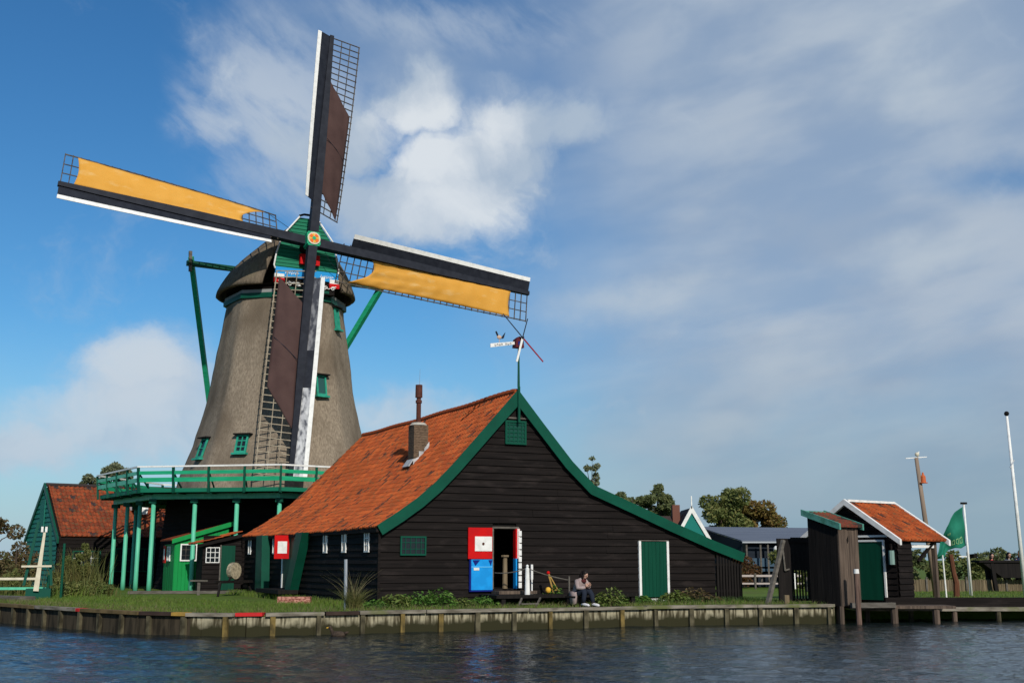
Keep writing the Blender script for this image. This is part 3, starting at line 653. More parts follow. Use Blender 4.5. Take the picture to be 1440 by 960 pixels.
# ================================================================== MINI MILL VANE on the barn finial
vx, vy = BL[0] + 4.70 * cos(BA) + .22 * sin(BA), BL[1] + 4.70 * sin(BA) - .22 * cos(BA)
van = thing('weather_vane', (vx, vy, 7.06), BA, 'miniature windmill weather vane on a green pole above the barn gable', 'weather vane')
q = MB(); q.tube((0, 0, -.02), (0, 0, 1.36), .045, .028, 8); q.build('pole', GREEN, van)
q = MB(); q.prism([(-.16, -.10, 1.30), (.16, -.10, 1.30), (.13, -.10, 1.58), (0, -.10, 1.68), (-.13, -.10, 1.58)], (0, .26, 0)); q.build('mill_head', mat('maroon_paint', (.10, .015, .02), .6), van)
q = MB(); q.box(-.07, .07, -.112, -.101, 1.38, 1.50); q.build('head_panel', BLUED, van)
hb = Vector((.05, -.20, 1.62))
for (tx, tz, m, wd) in ((-.68, 1.02 + 1.34, STOCK, .030), (.24, .90 + 1.38, STOCK, .030), (.82, -.76 + 1.62, mat('crimson_paint', (.25, .01, .02), .5), .045), (-.17, -.83 + 1.62, WHITE, .075)):
    q = MB(); q.bar(hb, (tx, -.20, tz), wd, .02, (0, 1, 0), wd * .9); q.build('vane_blade', m, van)
q = MB(); q.tube(hb + Vector((0, -.04, 0)), hb + Vector((0, .12, 0)), .045); q.build('hub', STOCK, van)
q = MB(); q.prism([(-.16, -.02, 1.40), (-.16, -.02, 1.50), (-1.05, -.02, 1.36), (-1.05, -.02, 1.23)], (0, .03, 0)); tb = q.build('tail_board', WHITE, van)
q = MB()      # painted lettering, as weathered as in the picture
rnd = random.Random(4); x = -.90
for i in range(8):
    if i == 4: x += .07; continue
    zc = 1.295 + (x + 1.0) * .155
    for (dx, w2, h2) in ((0, .012, .062), (.04, .012, .05)): q.box(x + dx, x + dx + w2, -.026, -.021, zc - h2 / 2 + .01, zc + h2 / 2 + .01)
    q.box(x, x + .05, -.026, -.021, zc + (.03 if i % 2 else -.02), zc + (.042 if i % 2 else -.008)); x += .082
q.build('lettering', STOCK, tb)
q = MB(); q.ball((-.72, 0, 1.60), .085, 8, 6, (1.1, .5, .8)); q.tube((-.72, 0, 1.40), (-.72, 0, 1.56), .012, None, 6); ch_ = q.build('rooster', mat('pale_body_paint', (.55, .38, .28), .6), van)
q = MB(); q.prism([(-.64, -.02, 1.60), (-.50, -.02, 1.78), (-.56, -.02, 1.58), (-.62, -.02, 1.55)], (0, .04, 0)); q.prism([(-.79, -.02, 1.62), (-.86, -.02, 1.77), (-.83, -.02, 1.80), (-.76, -.02, 1.68)], (0, .04, 0)); q.build('tail_feathers', STOCK, ch_)

# ================================================================== WINDMILL
MA = (-12.23, 60.0); MY = .491
mill = thing('windmill', (MA[0], MA[1], 0), 0, 'tall thatched smock windmill with four sails above a green gallery', 'windmill')
PHI = radians(12)
prof = [(4.6, 5.35), (5.4, 5.15), (6.25, 4.86), (7.2, 4.52), (8.31, 4.22), (9.3, 3.97), (10.21, 3.80), (11.2, 3.65), (12.14, 3.52), (13.2, 3.35), (14.08, 3.22), (14.75, 3.13)]
def oct_r(ang, r):     # octagon with rounded corners; r = radius at the corner
    a = (ang - PHI + pi / 8) % (pi / 4) - pi / 8
    flat = r * cos(pi / 8) / cos(pi / 8 - abs(a))
    return flat * .75 + r * .965 * .25
def mpt(ang, r, z): return (r * sin(ang), -r * cos(ang), z)   # ang from -Y towards +X
q = MB(); n = 96; rows = []
zs = []
for i in range(len(prof) - 1):
    for k in range(4):
        f = k / 4; zs.append((prof[i][0] * (1 - f) + prof[i + 1][0] * f, prof[i][1] * (1 - f) + prof[i + 1][1] * f))
zs.append(prof[-1])
vs = []
for (z, r) in zs:
    for k in range(n):
        a = 2 * pi * k / n; dr_ = .035 * mnoise.noise(Vector((a * 6, z * .7, 2))) + .02 * mnoise.noise(Vector((a * 25, z * 2, 5)))
        vs.append(mpt(a, oct_r(a, r) + dr_, z))
fs = [(i * n + k, i * n + (k + 1) % n, (i + 1) * n + (k + 1) % n, (i + 1) * n + k) for i in range(len(zs) - 1) for k in range(n)]
q.add(vs, fs); q.build('thatched_tower', THATCH, mill, smooth=True)
def octring(r0, r1, z0, z1, m, nm, parent=mill, nn=8, ph=PHI):
    q = MB(); vs = []
    for (r, z) in ((r0, z0), (r1, z0), (r1, z1), (r0, z1)):
        for k in range(nn): vs.append(mpt(ph + 2 * pi * k / nn, r, z))
    fs = [(j * nn + k, j * nn + (k + 1) % nn, ((j + 1) % 4) * nn + (k + 1) % nn, ((j + 1) % 4) * nn + k) for j in range(4) for k in range(nn)]
    q.add(vs, fs); return q.build(nm, m, parent)
octring(2.6, 3.26, 14.66, 14.92, GREEN, 'green_band')
octring(2.6, 3.20, 14.92, 15.10, mat('pale_grey_boards', (.26, .27, .26), .7), 'grey_band')
octring(2.6, 3.12, 15.10, 15.42, TAR, 'dark_curb')
# base under the gallery
q = MB(); vs = [mpt(PHI + 2 * pi * k / 8, r, z) for (r, z) in ((5.9, 0), (5.5, 4.45)) for k in range(8)]
q.add(vs, [(k, (k + 1) % 8, 8 + (k + 1) % 8, 8 + k) for k in range(8)]); q.build('base_core', DARK, mill)
for k in range(8):
    a0 = PHI + 2 * pi * k / 8; a1 = PHI + 2 * pi * (k + 1) / 8; 
    p0 = Vector(mpt(a0, 5.95, 0)); p1 = Vector(mpt(a1, 5.95, 0)); d_ = (p1 - p0).normalized(); nn_ = Vector((-d_.y, d_.x, 0)); Ln = (p1 - p0).length
    if k not in (6, 7, 0, 5): continue
    clap(lambda x, y, z, p0=p0, d_=d_, nn_=nn_: tuple(p0 + d_ * x + nn_ * (y + z * .08) + Vector((0, 0, z))), lambda z: (z * .04, Ln - z * .04), 0, 4.4, [], .22, 30 + k).build('base_wall', TAR, mill)
# gallery deck
octring(3.2, 8.8, 4.50, 4.60, GREY, 'gallery_deck')
octring(8.72, 8.86, 4.44, 4.62, mat('deck_edge_green', (.010, .15, .085), .5), 'deck_edge_beam')
octring(7.95, 8.20, 4.16, 4.40, POSTG, 'support_beam')
q = MB()
for k in range(32):
    a = PHI + 2 * pi * k / 32; q.bar(mpt(a, 5.2, 4.43), mpt(a, 8.78 * cos(pi / 8) / cos((a - PHI + 0) % (pi / 4) - pi / 8), 4.43), .14, .13)
q.build('deck_joists', GREEN, mill)
oc = lambda k, r, z: Vector(mpt(PHI + 2 * pi * k / 8, r, z))
# posts under the gallery (three per side), with foot blocks
for k in (5, 6, 7, 0, 1):
    A_ = oc(k - 0, 8.06, 0); B_ = oc(k + 1, 8.06, 0)
    for j in range(3):
        p = A_.lerp(B_, j / 3)
        if k == 1: continue
        q = MB(); q.path([(p.x, p.y, -.05), (p.x, p.y, .5), (p.x, p.y, 4.17)], [.125, .105, .10], 10)
        po = q.build('gallery_post', POSTG, mill, smooth=True)
        q = MB(); q.box(p.x - .17, p.x + .17, p.y - .17, p.y + .17, 3.98, 4.17); q.build('post_head', GREEN, po)
# railing
for k in range(8):
    A0 = oc(k, 8.95, 4.6); B0 = oc(k + 1, 8.95, 4.6); A1 = oc(k, 9.05, 5.6); B1 = oc(k + 1, 9.05, 5.6)
    q = MB(); q.bar(A1, B1, .10, .07); q.build('top_rail', WHITE, mill)
    q = MB(); q.bar(A0.lerp(A1, .72), B0.lerp(B1, .72), .035, .16); q.bar(A0.lerp(A1, .40), B0.lerp(B1, .40), .035, .20); q.build('rail_boards', POSTG if k in (6,) else RAILG, mill)
    for j in range(4):
        q = MB()
        p = A0.lerp(B0, j / 4); r_ = A1.lerp(B1, j / 4); inn = Vector((p.x, p.y, 0)).normalized()
        q.bar(p - Vector((0, 0, .2)), r_ - Vector((0, 0, .04)), .10, .10)
        if k in (5, 6, 7, 0): q.bar(p + Vector((0, 0, .05)) - inn * .55, p + (r_ - p) * .7 - inn * .03, .06, .06)
        q.build('rail_post', GREEN, mill)
# tower windows
def twin(ang, z0, z1, w_, name, nx, nz_, m=None, glass=GLASS):
    def rz(z):
        for (a, b_) in zip(prof, prof[1:]):
            if a[0] <= z <= b_[0]: return (a[1] + (b_[1] - a[1]) * (z - a[0]) / (b_[0] - a[0])) 
    r0 = oct_r(ang, rz(z0)); r1 = oct_r(ang, rz(z1)); t_ = Vector((cos(ang), sin(ang), 0)); o_ = Vector((sin(ang), -cos(ang), 0))
    T = lambda x, y, z: tuple(o_ * (r0 + (r1 - r0) * (z - z0) / (z1 - z0) - y + .05) + t_ * x + Vector((0, 0, z)))
    o = window(mill, T, -w_ / 2, w_ / 2, z0, z1, nx, nz_, m or mat_teal, fw=.09, depth=.10, bw=.05, name=name, glass=glass)
    q = MB(T); q.box(-w_ / 2 - .08, w_ / 2 + .08, -.22, .1, z0 - .10, z0 - .002); q.build('sill', mat_teal, o)
    q = MB(T); q.box(-w_ / 2 - .14, w_ / 2 + .14, -.28, .1, z1 + .002, z1 + .07); q.build('hood', DARK, o)
mat_teal = mat('turquoise_green_paint', (.030, .30, .20), .5, (.022, .24, .16), (5, 5, 5), .4, .6)
twin(radians(-13.5), 6.55, 7.45, .62, 'tower_window', 2, 3); twin(radians(43), 9.60, 10.65, .60, 'tower_window', 1, 1, glass=mat('dull_teal_pane', (.025, .085, .08), .3)); twin(radians(-48), 6.4, 7.4, .62, 'tower_window', 1, 2)
twin(radians(70), 13.35, 14.5, .42, 'tower_window', 1, 1, glass=mat_teal)

# --- cap, in a frame turned to the sails
Rz = Matrix.Rotation(MY, 3, 'Z')
TC = lambda x, y, z: tuple(Rz @ Vector((x, y, z)))
ZE = 15.38
q = MB(TC); ny, nx_ = 26, 26; vs = []
for i in range(ny + 1):
    f = i / ny; y = -2.95 + 6.75 * f
    bb = 3.62 * max(0, 1 - abs(y / 3.86) ** 2.3) ** .5 if y > 0 else 3.62 * (1 - (abs(y) / 3.5) ** 2.6) ** .5
    bb = max(bb, .02)
    hh = 18.95 - .10 * (f * 6.75) - 2.9 * max(0, f - .45) ** 2.2 / .55 ** 2.2
    hh = max(hh, ZE + .1)
    for k in range(nx_ + 1):
        tt = pi * k / nx_; cx_ = cos(tt); zf = sin(tt)
        x = -bb * (abs(cx_) ** 1.45) * (1 if cx_ > 0 else -1); z = ZE + (hh - ZE) * (zf ** 1.40 if zf > 0 else 0)
        z -= .12 * (abs(cx_) ** 3) * 1
        vs.append((x + .03 * mnoise.noise(Vector((i * .8, k * .8, 1))), y, z + .04 * mnoise.noise(Vector((i * .6, k * .6, 7)))))
Wn = nx_ + 1
fs = [(i * Wn + k, (i + 1) * Wn + k, (i + 1) * Wn + k + 1, i * Wn + k + 1) for i in range(ny) for k in range(nx_)]
q.add(vs, fs)
cap = q.build('thatched_cap', THATCHD, mill, smooth=True)
sm = cap.modifiers.new('thickness', 'SOLIDIFY'); sm.thickness = .20; sm.offset = -1
# eave fascia: dark soffit disc
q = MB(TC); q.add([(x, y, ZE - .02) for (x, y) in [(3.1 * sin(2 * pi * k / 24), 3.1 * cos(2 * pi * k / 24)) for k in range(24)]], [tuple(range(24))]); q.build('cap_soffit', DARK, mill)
SC = .12
# storm shield of green boards
F = -3.02
shp = [(-.45, 18.98), (.45, 18.98), (1.30, 17.85), (1.62, 16.9), (1.68, 16.05), (-1.68, 16.05), (-1.62, 16.9), (-1.30, 17.85)]
def sho(z):
    R_ = [(.45, 18.98), (1.30, 17.85), (1.62, 16.9), (1.68, 16.05), (1.68, 14)]
    x = interp(R_, z) if z < 18.97 else .45
    return (-x + SC, x + SC)
TF = lambda x, y, z: TC(x, y + F, z)
clap(TF, sho, 16.05, 18.95, [], .19, 44).build('storm_shield', mat('shield_green_boards', (.008, .135, .070), .5, (.012, .17, .09), (1, 1, 8), .3, .7), mill)
q = MB(TC); q.prism([(x + SC, F + .05, z) for x, z in shp], (0, .3, 0)); q.build('shield_core', DARK, mill)
for s_ in (-1, 1):
    q = MB(TC); P_ = [(s_ * .45 + SC, F - .10, 19.02), (s_ * 1.36 + SC, F - .10, 17.85), (s_ * 1.64 + SC, F - .10, 16.9), (s_ * 1.74 + SC, F - .10, 16.25), (s_ * 1.68 + SC, F - .10, 16.08), (s_ * 1.5 + SC, F - .10, 16.10)]
    q.path(P_[0:], .045, 6); q.build('shield_trim', WHITE, mill, smooth=True)
q = MB(TC); q.path([(-.5 + SC, F - .12, 19.02), (-.25 + SC, F - .12, 19.12), (.25 + SC, F - .12, 19.12), (.5 + SC, F - .12, 19.02)], .06, 6); q.build('shield_top_trim', TAR, mill)
q = MB(TC); q.box(-.42 + SC, .62 + SC, F - .30, F - .04, 16.42, 16.95); q.build('red_panel', RED, mill)
q = MB(TC); q.box(-1.66 + SC, 1.70 + SC, F - .16, F - .05, 15.66, 16.16); bl = q.build('blue_name_board', mat('sky_blue_paint', (.02, .28, .62), .5), mill)
q = MB(TC)
for bx in (-1.15, .72):
    for i, (dx, h_) in enumerate(((0, .16), (.10, .10), (.2, .13), (.31, .18), (.42, .10), (.52, .15), (.62, .09))):
        zc = 15.90 - .02 * (i % 2); q.path([(bx + dx + SC, F - .175, zc - h_ / 2), (bx + dx + .05 + SC, F - .175, zc + h_ / 2), (bx + dx + .09 + SC, F - .175, zc - h_ / 3)], .018, 5)
q.build('white_lettering', WHITE, bl)
for s_ in (-1, 1):
    x0, x1 = sorted((s_ * 1.72 + SC, s_ * 1.22 + SC)); q = MB(TC); q.box(x0, x1, F - .24, F - .12, 15.56, 15.78); q.build('white_end_block', WHITE, mill); q = MB(TC); q.box(x0 - .02, x1 + .02, F - .26, F - .12, 15.32, 15.558); q.build('red_end_block', RED, mill)
q = MB(TC)   # carved white scrollwork under the board
for s_ in (-1, 1):
    for c_, r_ in ((.5, .13), (.95, .13), (1.38, .12)):
        pts = [(s_ * (c_ + r_ * (1 - i / 16) * cos(i * .75)) + SC, F - .30, 15.28 + r_ * (1 - i / 16) * sin(i * .75)) for i in range(13)]
        q.path(pts, .022, 5)
    q.path([(s_ * .35 + SC, F - .30, 15.22), (s_ * .7 + SC, F - .30, 15.38), (s_ * 1.15 + SC, F - .30, 15.24), (s_ * 1.55 + SC, F - .30, 15.40)], .022, 5)
q.build('carved_scrollwork', WHITE, mill)
q = MB(TC); q.box(-1.5 + SC, 1.5 + SC, F - .2, F + .6, 14.95, 15.42); q.box(-1.65 + SC, 1.7 + SC, F - .05, F + .5, 15.42, 15.72); q.build('breast_beam', TAR, mill)
q = MB(TC); q.box(-1.3 + SC, 1.2 + SC, F - .23, F - .205, 15.0, 15.14); q.build('breast_boards', GREEN, mill)
# --- tail poles
q = MB(TC); q.bar((-5.15, 1.0, 16.85), (6.0, 1.0, 16.75), .26, .26); q.build('cross_beam', GREEN, mill)
q = MB(TC); q.bar((-4.95, .95, 16.4), (-5.0, .95, 17.5), .16, .16); q.build('beam_end_post', GREY, mill)
q = MB(TC); q.bar((-4.95, 1.0, 17.2), (-1.0, 8.0, 5.0), .24, .24); q.build('tail_brace', RAILG, mill)
q = MB(TC); q.bar((5.9, 1.0, 16.8), (1.0, 8.0, 5.0), .30, .28); q.build('tail_brace', RAILG, mill)
q = MB(TC); q.bar((0, 3.4, 16.2), (0, 8.0, 5.0), .34, .34); q.build('tail_pole', GREEN, mill)
# --- sails
TILT = .149; ROT = .104; RS = 12.28
HUB = Vector((0.02, -4.05, 17.46))
aA = Vector((0, -cos(TILT), sin(TILT))); aU = Vector((1, 0, 0)); aW = aU.cross(aA) * -1; aW = aA.cross(aU)
if aW.z < 0: aW = -aW
q = MB(TC); q.tube(HUB - aA * 1.6, HUB + aA * .05, .34, .30, 14); q.build('windshaft', TAR, mill)
q = MB(TC)
for s_ in (-1, 1):
    q.bar(HUB + aU * .30 * s_ + aW * .0 - aA * .25, HUB + aU * .30 * s_ + aA * .38, .10, .62, aW)
q.bar(HUB + aW * .33 - aA * .25, HUB + aW * .33 + aA * .38, .60, .10, aW); q.bar(HUB - aW * .33 - aA * .25, HUB - aW * .33 + aA * .38, .60, .10, aW)
hubo = q.build('hub_box', RAILG, mill)
def disc(c, r, a, th=.03, n=16, st=0, en=2 * pi):
    pts = [c + aU * (r * cos(st + (en - st) * i / n)) + aW * (r * sin(st + (en - st) * i / n)) for i in range(n if abs(en - st - 2 * pi) < .01 else n + 1)]
    if abs(en - st - 2 * pi) > .01: pts = [c] + pts
    return pts, aA * th
q = MB(TC); pts, v_ = disc(HUB + aA * .40, .34, 0); q.prism(pts, v_); ros = q.build('painted_rosette', CREAM, hubo)
q = MB(TC)
for k in range(4):
    pts, v_ = disc(HUB + aA * .432, .27, 0, .012, 5, k * pi / 2 + .35 + ROT, k * pi / 2 + 1.2 + ROT); q.prism(pts, v_)
q.build('rosette_petals', ORANGE, ros)
q = MB(TC); pts, v_ = disc(HUB + aA * .446, .10, 0, .012); q.prism(pts, v_); q.build('rosette_centre', RAILG, ros)
q = MB(TC)
for k in range(4):
    pts, v_ = disc(HUB + aA * .434, .26, 0, .010, 4, k * pi / 2 - .28 + ROT, k * pi / 2 + .28 + ROT); q.prism(pts, v_)
q.build('rosette_ground', YELLOW, ros)

sail_kind = ['brown', 'yellow', 'brown2', 'yellow2']   # top, left, bottom, right
for k in range(4):
    th = pi / 2 - ROT + k * pi / 2
    RS = (12.45, 12.28, 12.5, 12.75)[k]
    if k % 2 == 1: th -= 0
    d = (aU * cos(th) + aW * sin(th)); tt = (aU * -sin(th) + aW * cos(th))
    off = aA * (.16 if k % 2 == 0 else -.16)
    def SP(r, w_, dep=0):    # r along the arm, w_ towards the leading side (+) / trailing side (-), twisted
        al = radians(30 - 26 * min(1, max(0, (r - 1.5) / 10.5)) ** .8)
        return HUB + off + d * r + tt * (w_ * cos(al)) + aA * (w_ * sin(al) + dep)
    q = MB(TC); q.bar(HUB + off, HUB + off + d * (RS * .5), .46, .42, aA, .40, .36); q.bar(HUB + off + d * (RS * .5), HUB + off + d * (RS + .05), .40, .36, aA, .22, .20)
    sail = q.build('sail', STOCK, mill, label=['upright sail with brown cloth half furled', 'left hand sail with yellow cloth set', 'downward sail with brown cloth half furled', 'right hand sail with yellow cloth set'][k])
    # lattice
    q = MB(TC); m = int((RS - 1.7) / .36); outer = []
    wout = -1.66
    for i in range(m + 1):
        r = 1.75 + (RS - 1.80) * i / m; q.bar(SP(r, .35), SP(r, wout - .05), .045, .045, d)
    for wv in (-.62, -1.12, wout):
        for i in range(24):
            r0 = 1.75 + (RS - 1.80) * i / 24; r1 = 1.75 + (RS - 1.80) * (i + 1) / 24
            q.bar(SP(r0, wv), SP(r1, wv), .04 if wv > -1.6 else .055, .04, aA)
    q.build('lattice', LATHL if k == 2 else LATH, sail)
    # leading boards
    nseg = 16; r0b, r1b = 2.15, RS; wl = .66 if k != 2 else .58
    def board(i0, i1, m, lab=None):
        q = MB(TC)
        for i in range(i0, i1):
            ra = r0b + (r1b - r0b) * i / nseg; rb = r0b + (r1b - r0b) * (i + 1) / nseg
            q.add([SP(ra, .10, .02), SP(rb, .10, .02), SP(rb, wl, .16), SP(ra, wl, .16), SP(ra, .10, -.02), SP(rb, .10, -.02), SP(rb, wl, .12), SP(ra, wl, .12)], [(0, 1, 2, 3), (7, 6, 5, 4), (3, 2, 6, 7), (0, 4, 5, 1), (0, 3, 7, 4), (1, 5, 6, 2)])
        q.build('leading_board', m, sail, label=lab)
    if k == 2: board(0, 6, WORND, 'worn silvery dark leading board'); board(6, 9, STOCK, 'dark leading board'); board(9, 16, WORN, 'peeling white leading board')
    else: board(0, 16, STOCK)
    q = MB(TC)
    for i in range(nseg):
        ra = r0b + (r1b - r0b) * i / nseg; rb = r0b + (r1b - r0b) * (i + 1) / nseg
        wa, wb = (.64, .86) if k != 2 else (.56, .76)
        q.add([SP(ra, wa, .17), SP(rb, wa, .17), SP(rb, wb, .20), SP(ra, wb, .20), SP(ra, wa, .13), SP(rb, wa, .13), SP(rb, wb, .16), SP(ra, wb, .16)], [(0, 1, 2, 3), (7, 6, 5, 4), (3, 2, 6, 7), (0, 4, 5, 1), (0, 3, 7, 4), (1, 5, 6, 2)])
    q.build('white_edge_board', WHITE, sail)
    # cloth
    nu, nv = 48, 10; q = MB(TC); q.uv = None; vs = []
    for i in range(nu + 1):
        for j in range(nv + 1):
            f = i / nu; g_ = j / nv
            if k in (1, 3):
                ri = 3.3 + (2.35 - 3.3) * g_ ** 1.6 - .6 * max(0, g_ - .8) / .2 * 0 ; ri += .55 * sin(pi * g_) ** 1.0
                ro = 11.65 - .12 * sin(pi * g_)
                r = ri + (ro - ri) * f; w_ = -.12 - 1.50 * g_
                if f < .18: w_ = w_ + (g_ * .0)
                dep = .06 + .22 * sin(pi * f) * sin(pi * g_) * .5 + .045 * sin(g_ * 17 + f * 7) * (1 - f) ** 2 + .012 * sin(f * 55 + g_ * 2)
                w_ += .05 * sin(pi * f) * g_
            else:
                r_in_s, r_in_o, r_out_s, r_out_o = ((3.0, 1.75, 9.6, 7.9) if k == 0 else (3.6, 2.1, 10.1, 8.1))
                ri = r_in_s + (r_in_o - r_in_s) * g_; ro = r_out_s + (r_out_o - r_out_s) * g_
                r = ri + (ro - ri) * f; w_ = -.16 - 1.36 * g_
                # pulled in towards the stock at the outer end
                dep = .07 + .14 * sin(pi * f) * sin(pi * g_) + .035 * sin(g_ * 12 + f * 9) * (.3 + abs(f - .5))
            vs.append(SP(r, w_, dep))
    Wv = nv + 1
    q.add(vs, [(i * Wv + j, (i + 1) * Wv + j, (i + 1) * Wv + j + 1, i * Wv + j + 1) for i in range(nu) for j in range(nv)])
    cl = q.build('sailcloth', SCLOTHY if k in (1, 3) else SCLOTHB, sail, smooth=True)
    so_ = cl.modifiers.new('thick', 'SOLIDIFY'); so_.thickness = .012
    q = MB(TC)
    if k in (1, 3):
        q.path([SP(2.35, -1.62, .1), SP(1.2, -.8, .15), HUB + off + d * .6], .012, 4)
    else:
        q.path([SP(6.0 if k == 0 else 6.6, -.25, .20), SP(5.6 if k == 0 else 6.0, -.9, .22), SP(5.2 if k == 0 else 5.5, -1.45, .12)], .018, 4)
    q.build('sail_rope', STOCK, sail)

# ================================================================== GREEN SHED under the gallery
gs = thing('green_shed', (-15.35, 52.7, -.03), BA, 'bright green boarded shed with white framed windows under the mill gallery', 'shed')
def vboards(T, outl, x0, x1, z0, wd=.16, seed=1):
    mb = MB(T); rnd = random.Random(seed); x = x0
    while x < x1 - .02:
        e = min(x + wd, x1); y = -.02 - rnd.uniform(0, .008)
        mb.add([(x + .004, y, z0), (e - .004, y, z0), (e - .004, y, outl(e)), (x + .004, y, outl(x)), (x + .004, .02, z0), (e - .004, .02, z0), (e - .004, .02, outl(e)), (x + .004, .02, outl(x))], [(0, 1, 2, 3), (3, 2, 6, 7), (0, 4, 5, 1), (0, 3, 7, 4), (1, 5, 6, 2)])
        x = e
    return mb
vboards(None, lambda x: 2.22 + .30 * x, 0, 2.4, 0, .17, 2).build('front_wall', SHEDG, gs)
TG = lambda x, y, z: (y, 2.6 - x, z)
vboards(TG, lambda x: 2.15, 0, 2.6, 0, .17, 3).build('side_wall', SHEDG, gs)
q = MB(); q.prism([(.02, .03, 0), (2.35, .03, 0), (2.35, .03, 2.9), (.02, .03, 2.2)], (0, 2.4, 0)); q.build('wall_core', DARK, gs)
q = MB(); q.prism([(-.18, -.18, 2.16), (2.6, -.18, 3.0), (2.6, -.18, 3.22), (-.18, -.18, 2.36)], (0, .05, 0)); q.build('fascia_board', SHEDG, gs)
q = MB(); q.prism([(-.22, -.13, 2.30), (2.6, -.13, 3.14), (2.6, -.13, 3.20), (-.22, -.13, 2.36)], (0, 2.8, 0)); q.build('roof', TILE2, gs)
window(gs, lambda x, y, z: (x, y - .03, z), .22, .98, 1.38, 2.16, 3, 3, WHITE, LATH, fw=.06, depth=.06)
window(gs, lambda x, y, z: (y - .03, 2.6 - x, z), 1.0, 1.7, 1.38, 2.05, 3, 3, WHITE, fw=.05, depth=.05)
q = MB(TG); q.box(.02, .55, -.07, -.03, 1.3, 2.1); q.build('red_hatch', RED, gs); q = MB(TG); q.box(.14, .42, -.08, -.071, 1.45, 1.95); q.build('hatch_panel', WHITE, gs)
q = MB(); q.box(2.38, 2.5, -.06, .0, 0, 2.6); q.build('corner_post', SHEDG, gs)

# ================================================================== LEFT BARN (teal gable)
LB = (-24.4, 62.0, -.15); LA = radians(35.3); LW = 6.9; LLn = 10.5
lb = thing('tiled_shed', LB, LA, 'low barn with teal boarded gable and weathered red tile roof left of the mill', 'barn')
HE, HR = 2.95, 5.72
TLs = lambda x, y, z: (y, LW - x, z)          # gable wall (outside is -x), x from far to near
clap(TLs, lambda z: (0, LW) if z < HE else ((z - HE) / (HR - HE) * LW / 2, LW - (z - HE) / (HR - HE) * LW / 2), 0, HR - .05, [], .26, 51, .05).build('gable_wall', TEALG, lb)
clap(None, lambda z: (0, LLn), 0, HE - .05, [], .22, 52).build('front_wall', TAR, lb)
q = MB(); q.prism([(.03, .06, 0), (.03, LW - .06, 0), (.03, LW - .06, HE - .1), (.03, LW / 2, HR - .15), (.03, .06, HE - .1)], (LLn - .1, 0, 0)); q.build('wall_core', DARK, lb)
Lp = [(LW / 2, HR), (-.12, HE - .12)]
sL, pL, nL = profile(Lp)
roof_tiles((lambda a, s_: Vector((a, pL(s_)[0], pL(s_)[1])), sL, lambda s_: Vector((0, nL(s_)[0], nL(s_)[1]))), .12, LLn, .26, .30).build('roof', TILE2, lb)
Lp2 = [(LW / 2, HR), (LW + .12, HE - .12)]
sL2, pL2, nL2 = profile(Lp2)
roof_tiles((lambda a, s_: Vector((a, pL2(s_)[0], pL2(s_)[1])), sL2, lambda s_: Vector((0, nL2(s_)[0], nL2(s_)[1]))), .12, LLn, .30, .32, sub=3).build('roof', TILE2, lb)
q = MB(); q.tube((0, LW / 2, HR + .02), (LLn, LW / 2, HR + .02), .11, None, 8); q.build('ridge_tiles', TILED, lb)
for s_, e in ((-1, -.35), (1, LW + .35)):
    q = MB(); q.prism([(-.12, LW / 2, HR + .12), (-.12, e, HE - .25), (-.12, e, HE - .52), (-.12, LW / 2, HR - .22)], (.10, 0, 0)); q.build('verge_board', GREEN, lb)
window(lb, lambda x, y, z: (x, y - .05, z), .8, 2.3, 1.25, 2.05, 3, 2, GREEN, WHITE, fw=.07)
window(lb, lambda x, y, z: (x, y - .05, z), 3.1, 5.2, .9, 2.2, 4, 2, GREEN, GREEN, fw=.07)
q = MB(TLs); q.box(LW / 2 - .5, LW / 2 + .5, -.10, -.05, 3.3, 4.9); q.build('loft_hatch', TEALG, lb)
q = MB(); q.box(4.3, 5.1, 1.0, 1.9, 4.35, 4.75); q.box(4.4, 5.0, .8, 1.0, 4.1, 4.4); q.build('roof_vent', WHITE, lb)

# ================================================================== SMALL HOUSE AT THE JETTY (right)
SA = radians(52)          # ridge direction, angle from +Y
PH = (13.14, 39.5, 0)
sh2 = thing('boat_house', PH, pi / 2 - SA, 'small black waterside hut with orange tile roof and white verge boards', 'hut')
# local x = along the ridge (to the right and back), local y = left/back along the gable
GE, GR, GW, GLn = 2.20, 3.40, 3.75, 2.75
TG2 = lambda x, y, z: (y, GW - x, z)     # gable wall seen from outside, x from left end to near corner
fo2 = lambda z: (0, GW) if z < GE else ((z - GE) / (GR - GE) * GW / 2, GW - (z - GE) / (GR - GE) * GW / 2)
q = clap(TG2, fo2, 0, GR - .05, [], .2, 61); q.build('gable_wall', TAR, sh2)
clap(None, lambda z: (0, .85), 0, 2.15, [], .2, 62).build('side_wall', TAR, sh2)
q = MB(); q.prism([(.03, .04, 0), (.03, GW - .04, 0), (.03, GW - .04, GE - .1), (.03, GW / 2, GR - .15), (.03, .04, GE - .1)], (.8, 0, 0)); q.build('wall_core', DARK, sh2)
q = MB(); q.box(.8, 2.6, GW - .9, GW - .85, 0, 2.1); q.build('rear_wall', TAR, sh2)
for i, (y0, e) in enumerate(((GW / 2, -.18), (GW / 2, GW + .18))):
    zz = GE - .12; Lq = [(GW / 2, GR + .02), (e, zz)]; s1_, p1_, n1_ = profile(Lq)
    roof_tiles((lambda a, s_, p1_=p1_: Vector((a, p1_(s_)[0], p1_(s_)[1])), s1_, lambda s_, n1_=n1_: Vector((0, n1_(s_)[0], n1_(s_)[1]))), -.1, GLn, .22, .25).build('roof', TILE, sh2)
for xx, m in ((-.24, WHITE), (GLn, WHITE)):
    for s_, e in ((-1, -.30), (1, GW + .30)):
        q = MB(); q.prism([(xx, GW / 2, GR + .13), (xx, e, GE - .11), (xx, e, GE - .30), (xx, GW / 2, GR - .08)], (.11, 0, 0)); q.build('verge_board', m, sh2)
